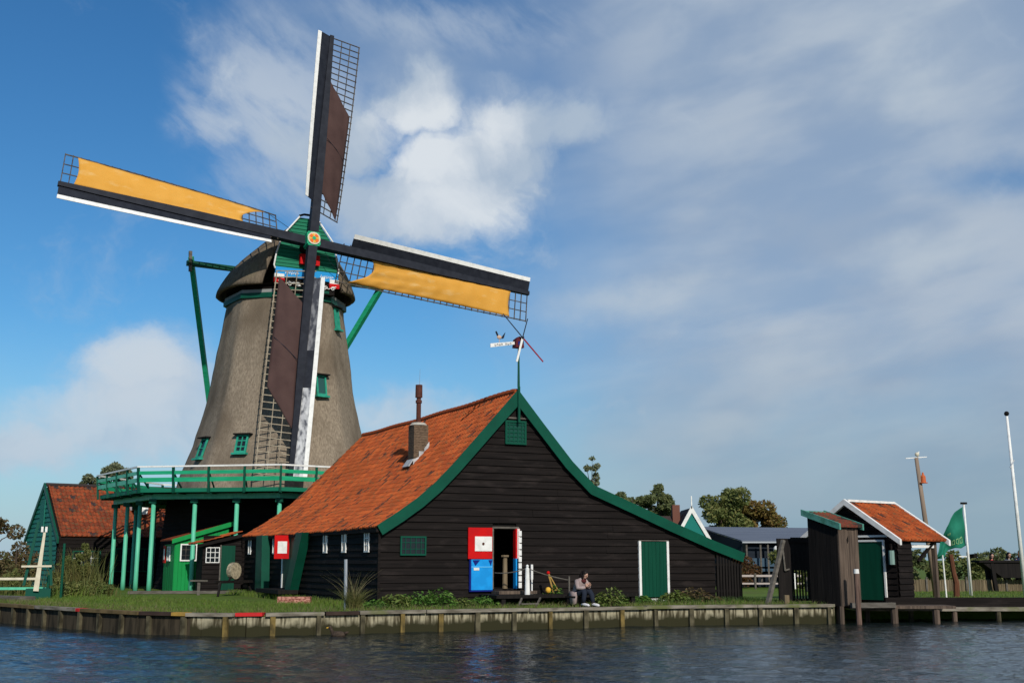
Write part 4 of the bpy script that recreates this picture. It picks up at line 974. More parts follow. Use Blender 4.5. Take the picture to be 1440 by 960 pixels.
q = MB(); q.box(-.1, GLn, GW / 2 - .10, GW / 2 + .10, GR + .04, GR + .12); q.build('ridge_board', WHITE, sh2)
q = MB(); q.box(.8, 2.7, .0, .1, 2.0, 2.12); q.bar((1.3, .05, 1.35), (2.3, .05, 2.0), .09, .09, (0, 1, 0)); q.build('porch_beam', TAR, sh2)
q = MB(); q.box(2.30, 2.44, 0, .14, -.02, 2.1); q.build('porch_post', BROWNW, sh2)
q = MB(); q.box(.9, 2.3, .02, .05, 1.82, 1.92); q.build('white_rail', WHITE, sh2)
TGd = lambda x, y, z: (y - .045, GW - x, z)
q = MB(TGd); q.box(GW - 1.50, GW - .50, -.03, 0, .05, 2.02); dr = q.build('door', GREEND, sh2)
q = MB(TGd); q.box(GW - .495, GW - .43, -.06, 0, .05, 2.09); q.box(GW - 1.57, GW - 1.505, -.06, 0, .05, 2.09); q.box(GW - 1.505, GW - .495, -.06, 0, 2.025, 2.09); q.box(GW - 1.8, GW - .30, -.05, 0, 2.18, 2.25); q.build('door_frame', WHITE, dr)
q = MB(TGd); q.path([(GW - .12, -.10, 1.25), (GW - .12, -.10, 1.72)], [.10, .10], 8); q.build('lantern', mat('lantern_paint', (.20, .30, .26), .5), sh2)
q = MB(TGd); q.tube((GW - .12, -.10, 1.72), (GW - .12, -.10, 1.95), .03, .09, 6); q.build('lantern_bracket', TAR, sh2)

# ================================================================== OUTHOUSE
OA = radians(55)
oh = thing('outhouse', (10.55, 37.35, 0), pi / 2 - OA, 'narrow weathered plank outhouse with mossy tile roof and green verge at the quay end', 'outhouse')
# local x = right face direction, local y = left face direction (going back)
OW, OD = .98, 1.22
TOl = lambda x, y, z: (y, OD - x, z)
zt = lambda y: 2.42 + .46 * y / OD
vboards(TOl, lambda x: zt(OD - x), 0, OD, -.05, .15, 4).build('left_wall', TARV, oh)  # side facing away from the sun: its shade is painted in by near-black boards
vboards(None, lambda x: zt(0), 0, OW, -.05, .16, 5).build('front_wall', BROWNW, oh)
q = MB(); q.prism([(.03, .03, -.05), (OW, .03, -.05), (OW, .03, 2.38), (.03, .03, 2.38)], (0, .02, 0)); q.prism([(.03, .05, -.05), (.03, OD, -.05), (.03, OD, 2.82), (.03, .05, 2.36)], (OW - .05, 0, 0)); q.build('wall_core', DARK, oh)
Lq = [(OD + .12, 2.96), (-.14, 2.48)]; s1_, p1_, n1_ = profile(Lq)
roof_tiles((lambda a, s_: Vector((a, p1_(s_)[0], p1_(s_)[1])), s1_, lambda s_: Vector((0, n1_(s_)[0], n1_(s_)[1]))), -.05, OW + .05, .2, .22).build('roof', TILEM, oh)
MG = mat('faded_green_verge', (.10, .30, .24), .7, (.05, .16, .11), (5, 5, 5), .35, .65)
for xx in (-.12, OW + .05):
    q = MB(); q.prism([(xx, -.18, 2.36), (xx, OD + .18, 2.86), (xx, OD + .18, 3.06), (xx, -.18, 2.56)], (.07, 0, 0)); q.build('verge_board', MG, oh)
q = MB(); q.box(-.05, OW + .05, OD + .08, OD + .20, 2.93, 3.02); q.build('ridge_board', MG, oh)
q = MB(); q.prism([(.38, -.035, 2.05), (.46, -.035, 2.18), (.46, -.035, 2.0), (.40, -.035, 1.92)], (0, .01, 0)); q.build('peep_hole', DARK, oh)
for (x, y) in ((.05, .05), (.9, .05), (.5, .6), (.05, 1.1)):
    q = MB(); q.tube((x, y, -1.5), (x, y, -.05), .08, None, 8); q.build('pile', BROWNW, oh)
# mooring post standing before it
o = at(MB().tube((0, 0, -1.4), (0, 0, 1.0), .095, .08, 10).build('mooring_post', mat('reddish_post_wood', (.17, .11, .085), .85, (.07, .045, .035), (12, 12, 1.5), .35, .65, bump=.4)), (10.93, 36.85, 0)); tag(o, 'thick brown mooring post with a pale top before the outhouse', 'post')
q = MB().tube((0, 0, .98), (0, 0, 1.12), .088, .08, 10).build('post_cap', WHITE, o)

# dark gate fence
fg = thing('plank_fence', (9.0, 39.2, 0), radians(20), 'black plank fence with open slats between leaning pole and outhouse', 'fence')
q = MB(); q.box(0, .55, 0, .06, 0, 2.12); q.box(.55, 1.6, 0, .05, 1.05, 2.16); q.box(.55, 1.6, .0, .06, .04, .12); q.box(1.2, 1.6, .01, .06, .1, 1.1); q.build('boards', TARV, fg)
q = MB(); x = .6
while x < 1.5: q.bar((x, .02, .08), (x + random.uniform(-.02, .02), .02, 1.08), .055, .03); x += .115
q.build('slats', TARV, fg)
q = MB(); q.box(.45, 1.6, -.03, -.001, 1.98, 2.06); q.build('top_rail', TAR, fg)
q = MB(); q.tube((.22, -.06, 1.05), (.17, -.06, 1.75), .035, .03, 6); q.tube((.22, -.06, 1.05), (.38, -.08, 1.10), .03, None, 6); q.build('hanging_pipe', GREY, fg)
o = at(MB().bar((0, 0, -.03), (.72, .5, 2.05), .13, .13, w2=.11, h2=.11).build('leaning_pole', GREY), (8.30, 37.9, 0)); tag(o, 'grey wooden pole leaning against the black plank fence', 'pole')
o = at(MB().path([(0, 0, 0), (0, 0, .3)], [.10, .095], 8).build('wooden_stump', POSTW), (8.95, 38.0, -.02)); tag(o, 'short pale wooden stump on the quay at the foot of the leaning pole', 'stump')

# ================================================================== JETTY (right)
je = thing('jetty', (11.3, 38.7, 0), 0, 'long low dark timber jetty over the river at the right', 'jetty')
q = MB(); q.box(1.2, 26, .3, .5, -.13, .17); q.build('kerb_beam', TAR, je)
q = MB(); q.box(0.2, 26, .0, 2.2, -.26, -.135); q.build('walkway', CAPW, je)
q = MB(); q.bar((-.45, -1.35, -.02), (1.0, -1.2, -.02), .16, .16); q.build('landing_log', GREY, je)
q = MB(); q.box(-.4, 3.0, -1.1, -.02, -.14, -.05); q.build('landing_planks', BROWNW, je)
rnd = random.Random(3)
for i in range(17):
    x = .5 + i * 1.45; q = MB(); q.tube((x, .12, -1.6), (x, .12, -.26), .09, None, 8); q.build('pile', PILE if i % 2 else BROWNW, je)
for x, y in ((1.0, -1.1), (2.4, -.95)):
    q = MB(); q.tube((x, y, -1.6), (x, y, -.10), .12, None, 8); q.build('pile', BROWNW, je)

# ================================================================== poles and flags
def pole(name, base, top, r, m, label, cat='pole', r2=None, n=10):
    q = MB(); q.tube((0, 0, -.05), Vector(top) - Vector(base), r, r2 or r * .7, n); o = at(q.build(name, m, smooth=True), base); return tag(o, label, cat)
fp = thing('flagpole', (20.1, 45.6, -.03), 0, 'tall white flagpole with a black ball on top at the right edge', 'flagpole')
q = MB(); q.tube((0, 0, 0), (-.16, 0, 7.12), .085, .05, 10); q.build('mast', WHITE, fp, smooth=True)
q = MB(); q.ball((-.16, 0, 7.22), .10); q.build('ball', DARK, fp, smooth=True)
q = MB(); q.bar((-.22, -.06, 5.05), (-.04, -.06, 5.35), .05, .04); q.build('cleat', METAL, fp)
fl_ = thing('flag', (18.78, 47.6, -.03), 0, 'drooping green flag with pale lettering on a short white pole', 'flag')
q = MB(); q.tube((0, 0, 0), (-.05, 0, 3.72), .05, .04, 10); q.build('mast', WHITE, fl_, smooth=True)
q = MB(); q.box(-.17, .07, -.06, .06, 3.70, 3.78); q.build('mast_cap', DARK, fl_)
topc = [(-.10, 3.60), (-.42, 3.38), (-.66, 3.10), (-.86, 2.75), (-1.02, 2.30), (-1.16, 1.95), (-1.42, 1.52)]
botc = [(-.06, 2.02), (-.30, 1.90), (-.55, 1.92), (-.75, 1.84), (-.92, 1.72), (-1.10, 1.50), (-1.46, 1.44)]
def pl(c, f):
    f *= len(c) - 1; i = min(int(f), len(c) - 2); f -= i; return Vector(c[i]).lerp(Vector(c[i + 1]), f)
def flagp(s_, t_):
    a = pl(topc, s_); b_ = pl(botc, s_); p = a.lerp(b_, t_); return Vector((p.x, .16 * sin(s_ * 11 + t_ * 2.0) * (.3 + s_) + .05 * sin(t_ * 9), p.y))
q = MB(); nu, nv = 28, 16; q.add([flagp(i / nu, j / nv) for i in range(nu + 1) for j in range(nv + 1)], [(i * (nv + 1) + j, (i + 1) * (nv + 1) + j, (i + 1) * (nv + 1) + j + 1, i * (nv + 1) + j + 1) for i in range(nu) for j in range(nv)])
fc = q.build('flag_cloth', mat('green_flag_cloth', (.030, .26, .165), .8, (.020, .20, .125), (1.5, 1.5, 1.5), .4, .6, trans=.35), fl_, smooth=True); fc.modifiers.new('t', 'SOLIDIFY').thickness = .006
q = MB()
def fstroke(s0_, t0_, s1_, t1_):
    q.path([flagp(s0_ + (s1_ - s0_) * i / 4, t0_ + (t1_ - t0_) * i / 4) + Vector((0, -.02, 0)) for i in range(5)], .017, 4)
for s0_ in (.10, .22, .34):
    fstroke(s0_, .72, s0_, .88); fstroke(s0_, .72, s0_ + .07, .74); fstroke(s0_ + .07, .74, s0_ + .07, .86); fstroke(s0_, .88, s0_ + .07, .86)
fstroke(.42, .38, .50, .33); fstroke(.43, .42, .50, .37)
q.build('lettering', mat('pale_green_print', (.24, .42, .20), .8), fl_)
sp_ = thing('lamp_mast', (16.6, 45.6, -.03), 0, 'leaning pale wooden mast with orange lantern and small yard arms', 'mast')
q = MB(); q.tube((0, 0, 0), (-.42, 0, 5.45), .11, .075, 10); q.build('pole', mat('bleached_mast_wood', (.30, .22, .16), .8, (.20, .15, .11), (6, 6, 1), .3, .7), sp_, smooth=True)
q = MB(); q.path([(-.22, -.05, 4.45), (-.22, -.05, 4.70), (-.22, -.05, 4.76), (-.22, -.05, 4.86)], [.11, .10, .05, .03], 10); q.path([(-.22, -.05, 4.43), (-.22, -.05, 4.46)], [.17, .17], 10); q.build('orange_lantern', mat('orange_metal', (.50, .12, .04), .5), sp_)
q = MB(); q.bar((-.85, 0, 5.42), (.0, 0, 5.48), .035, .035); q.bar((-.42, 0, 5.2), (-.30, 0, 5.7), .035, .035); q.build('yard_arm', WHITE, sp_); q = MB(); q.ball((-.38, 0, 5.58), .09); q.build('top_light', CREAM, sp_)
o = at(MB().tube((0, 0, 0), (-.04, 0, 1.62), .035, .03, 8).build('boundary_post', WHITE), (16.85, 45.2, -.03)); tag(o, 'slim white post at the foot of the leaning lamp mast', 'post')
o = at(MB().path([(0, 0, -.1), (.03, 0, .5), (-.05, 0, .9), (-.12, 0, 1.62)], [.13, .12, .10, .10], 8).build('rusty_post', mat('rusty_brown_wood', (.14, .055, .03), .85, (.08, .035, .02), (8, 8, 3), .3, .7)), (17.55, 46.0, 0)); tag(o, 'rust brown crooked mooring post on the grass left of the green flag', 'post')
sg = thing('direction_sign', (18.95, 48.2, -.03), 0, 'small dark finger signpost behind the green flag pole', 'sign')
q = MB(); q.tube((0, 0, 0), (0, 0, 1.75), .03, None, 8); q.build('post', METAL, sg)
q = MB(); q.box(-.35, .0, -.03, 0, 1.55, 1.60); q.build('white_finger', WHITE, sg); q = MB(); q.prism([(.02, -.03, 1.48), (.34, -.03, 1.52), (.42, -.03, 1.46), (.40, -.03, 1.56), (.42, -.03, 1.70), (.02, -.03, 1.66)], (0, .03, 0)); q.build('dark_finger', DARK, sg)
# reed fence
rf_ = thing('reed_fence', (13.5, 53.5, -.03), 0, 'long low tan reed fence across the grass at the right', 'fence')
RE = mat('tan_reed', (.21, .165, .10), .9, (.125, .095, .06), (9, 9, 1), .3, .7)
q = MB(); rnd = random.Random(8); x = 0
while x < 26:
    h_ = .52 + .05 * mnoise.noise(Vector((x * .6, 0, 0))) + rnd.uniform(-.03, .05); y = .8 * sin(x * .12)
    q.bar((x, y, 0), (x + rnd.uniform(-.02, .02), y + rnd.uniform(-.03, .03), h_), .05, .03); x += .045
q.build('reed_screen', RE, rf_)
for i in range(14):
    q = MB(); q.box(i * 1.9, i * 1.9 + .08, .8 * sin(i * .228) - .08, .8 * sin(i * .228) - .03, 0, .66); q.build('fence_post', GREY, rf_)

# ================================================================== dark display boat / table with people
tr_ = thing('wooden_trough', (22.4, 54.2, -.03), 0, 'big dark timber trough on stout legs with people behind it', 'trough')
q = MB(); q.box(-.75, 5.5, -.5, .5, 1.32, 1.42); q.prism([(-.6, -.42, 1.32), (5.4, -.42, 1.32), (5.2, -.42, .62), (.35, -.42, .62)], (0, .8, 0)); q.build('hull', TARV, tr_)
for x in (.0, 2.2, 4.6):
    for y in (-.35, .30):
        q = MB(); q.bar((x, y, 0), (x - .12, y, 1.3), .20, .16); q.build('leg', TARV, tr_)

# ================================================================== PEOPLE
SKIN = mat('skin', (.50, .30, .22), .6); HAIR = mat('dark_hair', (.012, .009, .008), .5); JEANS = mat('dark_trousers', (.018, .023, .036), .85)
def skin_mesh(name, pts, edges, rad, m, parent, sub=2):
    me = bpy.data.meshes.new(name); me.from_pydata(pts, edges, []); me.materials.append(m)
    o = bpy.data.objects.new(name, me); C.objects.link(o)
    if parent: o.parent = parent
    md = o.modifiers.new('skin', 'SKIN'); md.use_smooth_shade = True
    if not me.skin_vertices: 
        pass
    sv = me.skin_vertices[0].data if me.skin_vertices else None
    if sv is None:
        me.attributes.new('tmp', 'FLOAT', 'POINT')
    for i, r in enumerate(rad):
        v = me.skin_vertices[0].data[i]; v.radius = (r, r); v.use_root = (i == 0)
    ss = o.modifiers.new('sub', 'SUBSURF'); ss.levels = sub; ss.render_levels = sub
    return o
def tubes(parent, name, m, chains, n=10):
    q = MB()
    for pts, rs in chains: 
        # subdivide for smooth bends
        P_ = [Vector(p) for p in pts]; PP = []; RR = []
        for i in range(len(P_) - 1):
            for k in range(3): f = k / 3; PP.append(P_[i].lerp(P_[i + 1], f)); RR.append(rs[i] * (1 - f) + rs[i + 1] * f)
        PP.append(P_[-1]); RR.append(rs[-1])
        Q = [PP[0]] + [(PP[i - 1] + PP[i] * 2 + PP[i + 1]) / 4 for i in range(1, len(PP) - 1)] + [PP[-1]]
        q.path(Q, RR, n)
    return q.build(name, m, parent, smooth=True)
def head(parent, c, fwd, hairm=HAIR, long=True, skin=SKIN):
    """face, ears and hair; c = head centre, fwd = where the face looks"""
    c = Vector(c); f = Vector(fwd).normalized(); r = f.cross(Vector((0, 0, 1))).normalized(); u = r.cross(f)
    T = lambda x, y, z: tuple(c + r * x + f * y + u * z)
    q = MB(T)
    q.ball((0, .01, .015), .098, 14, 10, (.80, .98, 1.0)); q.ball((0, .035, -.055), .062, 12, 8, (.85, 1., 1.0))
    q.ball((0, .108, -.008), .016, 8, 6, (.8, 1.1, 1.6))
    for s_ in (-1, 1): q.ball((s_ * .080, 0, -.01), .022, 8, 6, (.4, .8, 1.3))
    body = q.build('head', skin, parent, smooth=True)
    q = MB(T)
    for s_ in (-1, 1): q.ball((s_ * .032, .096, .012), .0105, 8, 6)
    q.build('eyes', DARK, body)
    q = MB(T); q.ball((0, .092, -.058), .022, 8, 6, (1.1, .35, .3)); q.build('mouth', mat_lip, body)
    q = MB(T); q.ball((0, -.018, .040), .108, 14, 10, (.88, 1.0, .95))
    if long: q.path([(0, -.055, .05), (0, -.085, -.08), (0, -.085, -.22), (0, -.07, -.30)], [.085, .088, .07, .04], 10); [q.path([(s_ * .07, .02, .04), (s_ * .085, .02, -.08), (s_ * .07, .03, -.20)], [.03, .032, .018], 8) for s_ in (-1, 1)]
    q.build('hair', hairm, parent, smooth=True)
    return body
mat_lip = mat('lips', (.30, .10, .09), .6)
def hand(parent, w_, d, palm, m=SKIN, nm='hand'):
    """palm with four bent fingers and a thumb. w_ wrist, d direction, palm normal"""
    w_ = Vector(w_); d = Vector(d).normalized(); n = Vector(palm); n = (n - d * n.dot(d)).normalized(); s_ = d.cross(n)
    q = MB(); q.path([w_, w_ + d * .03, w_ + d * .085], [.026, .036, .036], 8)
    for i, (o_, ln) in enumerate(((-.028, .065), (-.010, .075), (.010, .070), (.028, .055))):
        b = w_ + d * .085 + s_ * o_; q.path([b - d * .01, b + d * ln * .45 + n * .006, b + d * ln * .8 + n * .028, b + d * ln * .85 + n * .050], [.010, .009, .008, .007], 6)
    b = w_ + d * .03 - s_ * .03; q.path([b, b - s_ * .025 + d * .025 + n * .01, b - s_ * .03 + d * .055 + n * .025], [.012, .010, .008], 6)
    return q.build(nm, m, parent, smooth=True)
# seated person on the quay edge, body turned to the right, leaning over the knees
PE = (2.02, 35.92, 0)
pe = thing('person', PE, radians(0), 'person in a mauve grey coat and white shoes sitting hunched on the quay edge', 'person')
fw = Vector((.72, -.69, 0)); rt = Vector((-.69, -.72, 0)) # person's forward / their right (towards the viewer-left)
def B(f_, r_, z): return tuple(fw * f_ + rt * r_ + Vector((0, 0, z)))
# body as one skinned figure
pts = [B(0, 0, .36), B(.06, 0, .58), B(.15, 0, .78), B(.21, 0, .86), B(.27, 0, .93),
       B(.02, .10, .36), B(.40, .12, .50), B(.34, .13, .10), B(.44, .14, .05),
       B(.02, -.10, .36), B(.44, -.12, .46), B(.52, -.14, .09), B(.62, -.15, .04),
       B(.15, .17, .76), B(.22, .22, .54), B(.42, .10, .58),
       B(.15, -.17, .76), B(.24, -.22, .56), B(.44, -.04, .60)]
edg = [(0, 1), (1, 2), (2, 3), (3, 4), (0, 5), (5, 6), (6, 7), (7, 8), (0, 9), (9, 10), (10, 11), (11, 12), (2, 13), (13, 14), (14, 15), (2, 16), (16, 17), (17, 18)]
rad = [.13, .12, .12, .05, .055, .10, .065, .04, .03, .10, .065, .04, .03, .055, .042, .03, .055, .042, .03]
skin_mesh('body', pts, edg, rad, SKIN, pe)
tubes(pe, 'trousers', JEANS, [([B(0, .09, .36), B(.40, .12, .52), B(.34, .13, .12)], [.12, .088, .062]), ([B(0, -.09, .36), B(.44, -.12, .48), B(.51, -.14, .11)], [.12, .088, .062])])
COAT = mat('mauve_grey_coat', (.36, .28, .26), .85, (.27, .21, .20), (6, 6, 6), .35, .65)
q = MB(); 
ring = [(0.30, .17, .15), (.36, .20, .17), (.48, .19, .165), (.62, .20, .16), (.74, .205, .14), (.82, .16, .11), (.87, .07, .07)]
vs = []
for (z, a_, b_) in ring:
    cf = {0.30: -.03, .36: -.02, .48: .03, .62: .08, .74: .135, .82: .175, .87: .20}[z]
    for k in range(16): p = 2 * pi * k / 16; vs.append(B(cf + b_ * cos(p), a_ * sin(p), z))
q.add(vs, [(i * 16 + k, i * 16 + (k + 1) % 16, (i + 1) * 16 + (k + 1) % 16, (i + 1) * 16 + k) for i in range(len(ring) - 1) for k in range(16)])
q.path([B(.14, .18, .78), B(.19, .235, .68), B(.22, .24, .56), B(.32, .18, .56), B(.40, .11, .58)], [.078, .072, .066, .055, .048], 10)
q.path([B(.14, -.18, .78), B(.20, -.235, .68), B(.24, -.23, .58), B(.34, -.14, .58), B(.42, -.06, .60)], [.078, .072, .066, .055, .048], 10)
# coat skirt hanging down beside the seat on the viewer's side
q.prism([B(-.16, .20, .46), B(.14, .22, .44), B(.12, .24, .10), B(.02, .25, .04), B(-.10, .24, .10)], tuple(-rt * .06))
q.build('coat', COAT, pe, smooth=True)
tubes(pe, 'scarf', mat('dark_red_scarf', (.075, .018, .018), .9), [([B(.14, .10, .80), B(.24, .06, .78), B(.28, 0, .76), B(.24, -.06, .78), B(.14, -.1, .80)], [.05, .06, .065, .06, .05])])
head(pe, B(.30, 0, .955), (fw * .85 + Vector((0, 0, -.42))), long=True)
hand(pe, B(.42, .10, .60), (fw * .5 - rt * .2 + Vector((0, 0, .55))), -rt); hand(pe, B(.45, -.04, .61), (fw * .4 + rt * .2 + Vector((0, 0, .55))), rt)
WS = mat('white_shoe', (.62, .61, .62), .6)
for (a, b_, c_) in ((.33, .13, .06), (.50, -.14, .055)):
    q = MB(); q.path([B(a - .05, b_, c_ + .01), B(a + .02, b_, c_ + .015), B(a + .12, b_, c_), B(a + .21, b_, c_ - .01), B(a + .25, b_, c_ - .015)], [.036, .05, .048, .042, .022], 10); sho_ = q.build('shoe', WS, pe, smooth=True)
    q = MB(); q.path([B(a - .05, b_, c_ - .035), B(a + .23, b_, c_ - .04)], [.035, .03], 8); q.build('sole', DARK, sho_)
o = at(MB().box(-.22, .22, -.16, .16, -.02, .27).bar((-.25, 0, .29), (.25, 0, .29), .42, .05, ).build('low_bench', TARV), (1.96, 35.99, 0), radians(45)); tag(o, 'low dark wooden box the hunched person sits on', 'box')
def stand(loc, face, coat, label, hc=HAIR, lean=.22, h_=1.0):
    p = thing('person', loc, face, label, 'person', 'people standing behind the dark trough')
    pts = [(0, 0, .90 * h_), (0, -.04, 1.15 * h_), (0, -.12 - lean * .3, 1.38 * h_), (0, -.15 - lean * .4, 1.50 * h_), (0, -.17 - lean * .45, 1.58 * h_),
           (.09, 0, .88 * h_), (.10, -.02, .48 * h_), (.10, .02, .08), (.10, -.10, .04), (-.09, 0, .88 * h_), (-.10, -.02, .48 * h_), (-.12, .02, .08), (-.12, -.10, .04),
           (.18, -.12 - lean * .3, 1.36 * h_), (.24, -.25, 1.14 * h_), (.12, -.48, 1.16 * h_), (-.18, -.12 - lean * .3, 1.36 * h_), (-.24, -.25, 1.14 * h_), (-.12, -.48, 1.16 * h_)]
    edg = [(0, 1), (1, 2), (2, 3), (3, 4), (0, 5), (5, 6), (6, 7), (7, 8), (0, 9), (9, 10), (10, 11), (11, 12), (2, 13), (13, 14), (14, 15), (2, 16), (16, 17), (17, 18)]
    rad = [.13, .12, .12, .05, .055, .09, .06, .04, .03, .09, .06, .04, .03, .05, .042, .03, .05, .042, .03]
    skin_mesh('body', pts, edg, rad, SKIN, p, 1)
    tubes(p, 'trousers', JEANS, [([pts[5], pts[6], (.10, .02, .06)], [.115, .085, .065]), ([pts[9], pts[10], (-.12, .02, .06)], [.115, .085, .065])])
    tubes(p, 'jacket', coat, [([(0, .0, .86 * h_), (0, -.03, 1.1 * h_), pts[2], pts[3]], [.17, .16, .19, .07]), ([pts[13], pts[14], pts[15]], [.075, .062, .045]), ([pts[16], pts[17], pts[18]], [.075, .062, .045])])
    head(p, (0, -.20 - lean * .45, 1.66 * h_), (0, -1, -.12), hc)
    hand(p, pts[15], (-.2, -1, 0), (0, 0, -1)); hand(p, pts[18], (.2, -1, 0), (0, 0, -1))
    return p
stand((22.75, 55.2, -.03), 0, mat('red_white_jacket', (.45, .04, .04), .8), 'person with long dark hair and red top leaning on the dark trough', h_=.98)
stand((23.55, 55.3, -.03), .2, mat('grey_jacket', (.20, .20, .21), .8), 'person in a grey jacket standing between the two others at the trough')
stand((24.15, 55.3, -.03), 0, mat('navy_jacket', (.02, .03, .07), .8), 'person with light brown hair behind the white flagpole', hc=mat('brown_hair', (.16, .08, .04), .6), h_=1.06)

# ================================================================== things before the barn
BW = lambda x, y, z=0: (BL[0] + x * cos(BA) - y * sin(BA), BL[1] + x * sin(BA) + y * cos(BA), z)
pf = thing('landing_platform', BW(3.2, -.12), BA, 'low dark plank platform before the open red and blue door', 'platform')
q = MB(); q.box(.1, 5.2, -1.35, -.05, .24, .34); q.build('deck', TARV, pf)
q = MB(); q.box(.55, 1.9, -.6, -.04, .345, .44); q.build('doorstep', BROWNW, pf)
for x in (.3, 2.6, 5.0):
    q = MB(); q.box(x, x + .14, -1.3, -1.16, -.02, .24); q.build('leg', TARV, pf)
q = MB(); q.bar((.95, -1.38, .24), (.65, -1.75, 0), .05, .05); q.bar((1.6, -1.38, .24), (1.25, -1.75, 0), .05, .05); q.bar((.75, -1.65, .08), (1.35, -1.65, .08), .20, .04); q.build('steps', GREY, pf)
o = at(MB().tube((0, 0, 0), (0, 0, 1.0), .085, .07, 8).tube((0, 0, 1.0), (0, 0, 1.06), .13, .13, 8).build('wooden_post', POSTW), BW(4.30, -.02, .5), BA); tag(o, 'brown wooden post standing in the open barn doorway', 'post')
wp_ = at(MB().path([(0, 0, 0), (0, 0, .80), (0, 0, .82), (0, 0, .88), (0, 0, .92)], [.085, .062, .035, .05, .02], 10).build('barrier_post', WHITE, smooth=False), BW(4.50, -1.2, .34), BA); tag(wp_, 'white tapered barrier post with a knob on the platform', 'post')
o = at(MB().box(-.035, .035, -.02, .02, .45, .92).box(-.02, .02, -.015, .015, 0, .45).build('marker_stake', WHITE), BW(4.92, -.7, .34), BA); tag(o, 'flat white stake just right of the white barrier post', 'stake')
rp = thing('rope_barrier', BW(0, 0), BA, 'slack rope strung from the open door past the white post to a thin post', 'rope')
def rope(a, b_, sagv, nm='rope_span'):
    a, b_ = Vector(a), Vector(b_); pts = [a.lerp(b_, i / 12) - Vector((0, 0, sagv * 4 * (i / 12) * (1 - i / 12))) for i in range(13)]
    q = MB(); q.path(pts, .017, 6); return q.build(nm, GREY, rp)
rope((3.85, -.2, 1.0), (4.50, -1.2, 1.15), .06); rope((4.50, -1.2, 1.15), (5.85, -1.45, .78), .04)
o = at(MB().tube((0, 0, 0), (0, 0, .92), .03, .028, 8).build('rope_post', GREY), BW(5.85, -1.47, -.02)); tag(o, 'thin grey rope post just left of the seated person', 'post')
tl = thing('trestle', BW(5.55, -.75, .34), BA, 'yellow wooden trestle with a red knob behind the white barrier post', 'trestle')
q = MB(); q.bar((-.05, 0, .62), (-.22 + .30, -.12, 0), .05, .04); q.bar((-.05, 0, .62), (.40, .1, 0), .05, .04); q.bar((-.1, 0, .12), (.35, 0, .12), .04, .03); q.build('legs', mat('straw_yellow_wood', (.38, .24, .07), .7), tl)
q = MB(); q.ball((-.06, 0, .66), .055); q.build('knob', RED, tl); q = MB(); q.ball((-.12, -.1, .12), .09, sc=(1, 1, 1.1)); q.build('yellow_float', YELLOW, tl)
o = at(MB().tube((0, 0, 0), (-.03, 0, 1.45), .05, .05, 8).build('mooring_pole', METAL), (-4.76, 33.4, -.03)); tag(o, 'plain pale steel post standing in the pampas grass near the barn corner', 'post')
o = at(MB().box(0, 1.08, 0, .3, 0, .24).build('brick_plinth', REDBRICK), (-7.75, 38.5, -.03), radians(0)); tag(o, 'low red brick plinth below the side door of the barn', 'plinth')
# grindstone on its stand
gsd = thing('grindstone', (-11.3, 47.2, -.03), radians(64), 'round sandstone grindstone on a dark wooden stand beside the barn', 'grindstone')
q = MB(); q.tube((-.0, -.10, 1.0), (0, .12, 1.0), .33, .33, 24); q.build('stone', STONE, gsd)
q = MB(); q.box(-.9, .95, -.22, -.14, .52, .62); q.box(-.9, .95, .16, .24, .52, .62); q.bar((-.8, 0, .55), (-1.05, -.1, 0), .08); q.bar((.85, 0, .55), (1.1, -.1, 0), .08); q.bar((-.3, 0, .6), (0, 0, 1.0), .06); q.bar((.3, 0, .6), (0, 0, 1.0), .06); q.build('stand', TARV, gsd)
sb = thing('small_bench', (-13.0, 48.3, -.03), radians(10), 'small grey T shaped bench on the grass before the green shed', 'bench')
q = MB(); q.box(-.35, .35, -.12, .12, .56, .62); q.build('seat', GREY, sb); q = MB(); q.box(-.06, .06, -.05, .05, 0, .56); q.build('leg', GREY, sb)
o = at(MB().box(0, 9.5, 0, .5, -.02, .10).build('plank_walk', GREY), (-16.4, 49.7, 0), radians(8)); tag(o, 'long low grey plank walk at the feet of the green gallery posts', 'boardwalk')

# ================================================================== green crane box with cream lever (far left)
cr = thing('mooring_winch', (-17.75, 43.6, -.03), radians(20), 'green winch frame with an upright cream lever at the left end of the quay', 'winch')
q = MB(); q.box(-.42, .45, -.25, .30, 0, .38); q.bar((-.5, -.2, .5), (-.15, -.2, 2.85), .12, .10, w2=.10); q.bar((.45, -.2, .5), (.25, -.2, 2.75), .12, .10, w2=.10); q.build('frame', mat('winch_green', (.006, .07, .048), .5), cr)
q = MB(); q.bar((-.06, -.32, .30), (.09, -.32, 2.45), .19, .09, (0, 1, 0), .085); q.build('lever', CREAM, cr)
q = MB(); q.box(-.04, .04, -.38, -.26, 2.46, 2.66); q.box(.10, .18, -.38, -.26, 2.46, 2.66); q.build('lever_grips', WHITE, cr)
q = MB(); q.bar((-.62, -.36, 1.20), (.42, -.36, 1.21), .07, .05, (0, 1, 0)); q.build('cross_bar', CREAM, cr)
bt = thing('barrier_rail', (-22.0, 45.4, -.03), radians(12), 'low barrier with a white and a green rail at the far left', 'barrier')
q = MB(); q.box(0, 3.3, -.04, .04, .66, .75); q.build('white_rail', CREAM, bt); q = MB(); q.box(-.8, 3.6, -.05, .05, .28, .38); q.build('green_rail', POSTG, bt)
for x in (-.6, 1.5, 3.6):
    q = MB(); q.box(x, x + .1, .05, .15, 0, .85); q.build('post', GREEN, bt)
o = at(MB().box(-1.6, 1.2, -.3, .3, 0, .18).build('stacked_planks', GREY), (-17.9, 41.4, -.03), radians(-35)); tag(o, 'weathered grey planks stacked on the bank below the winch', 'planks')
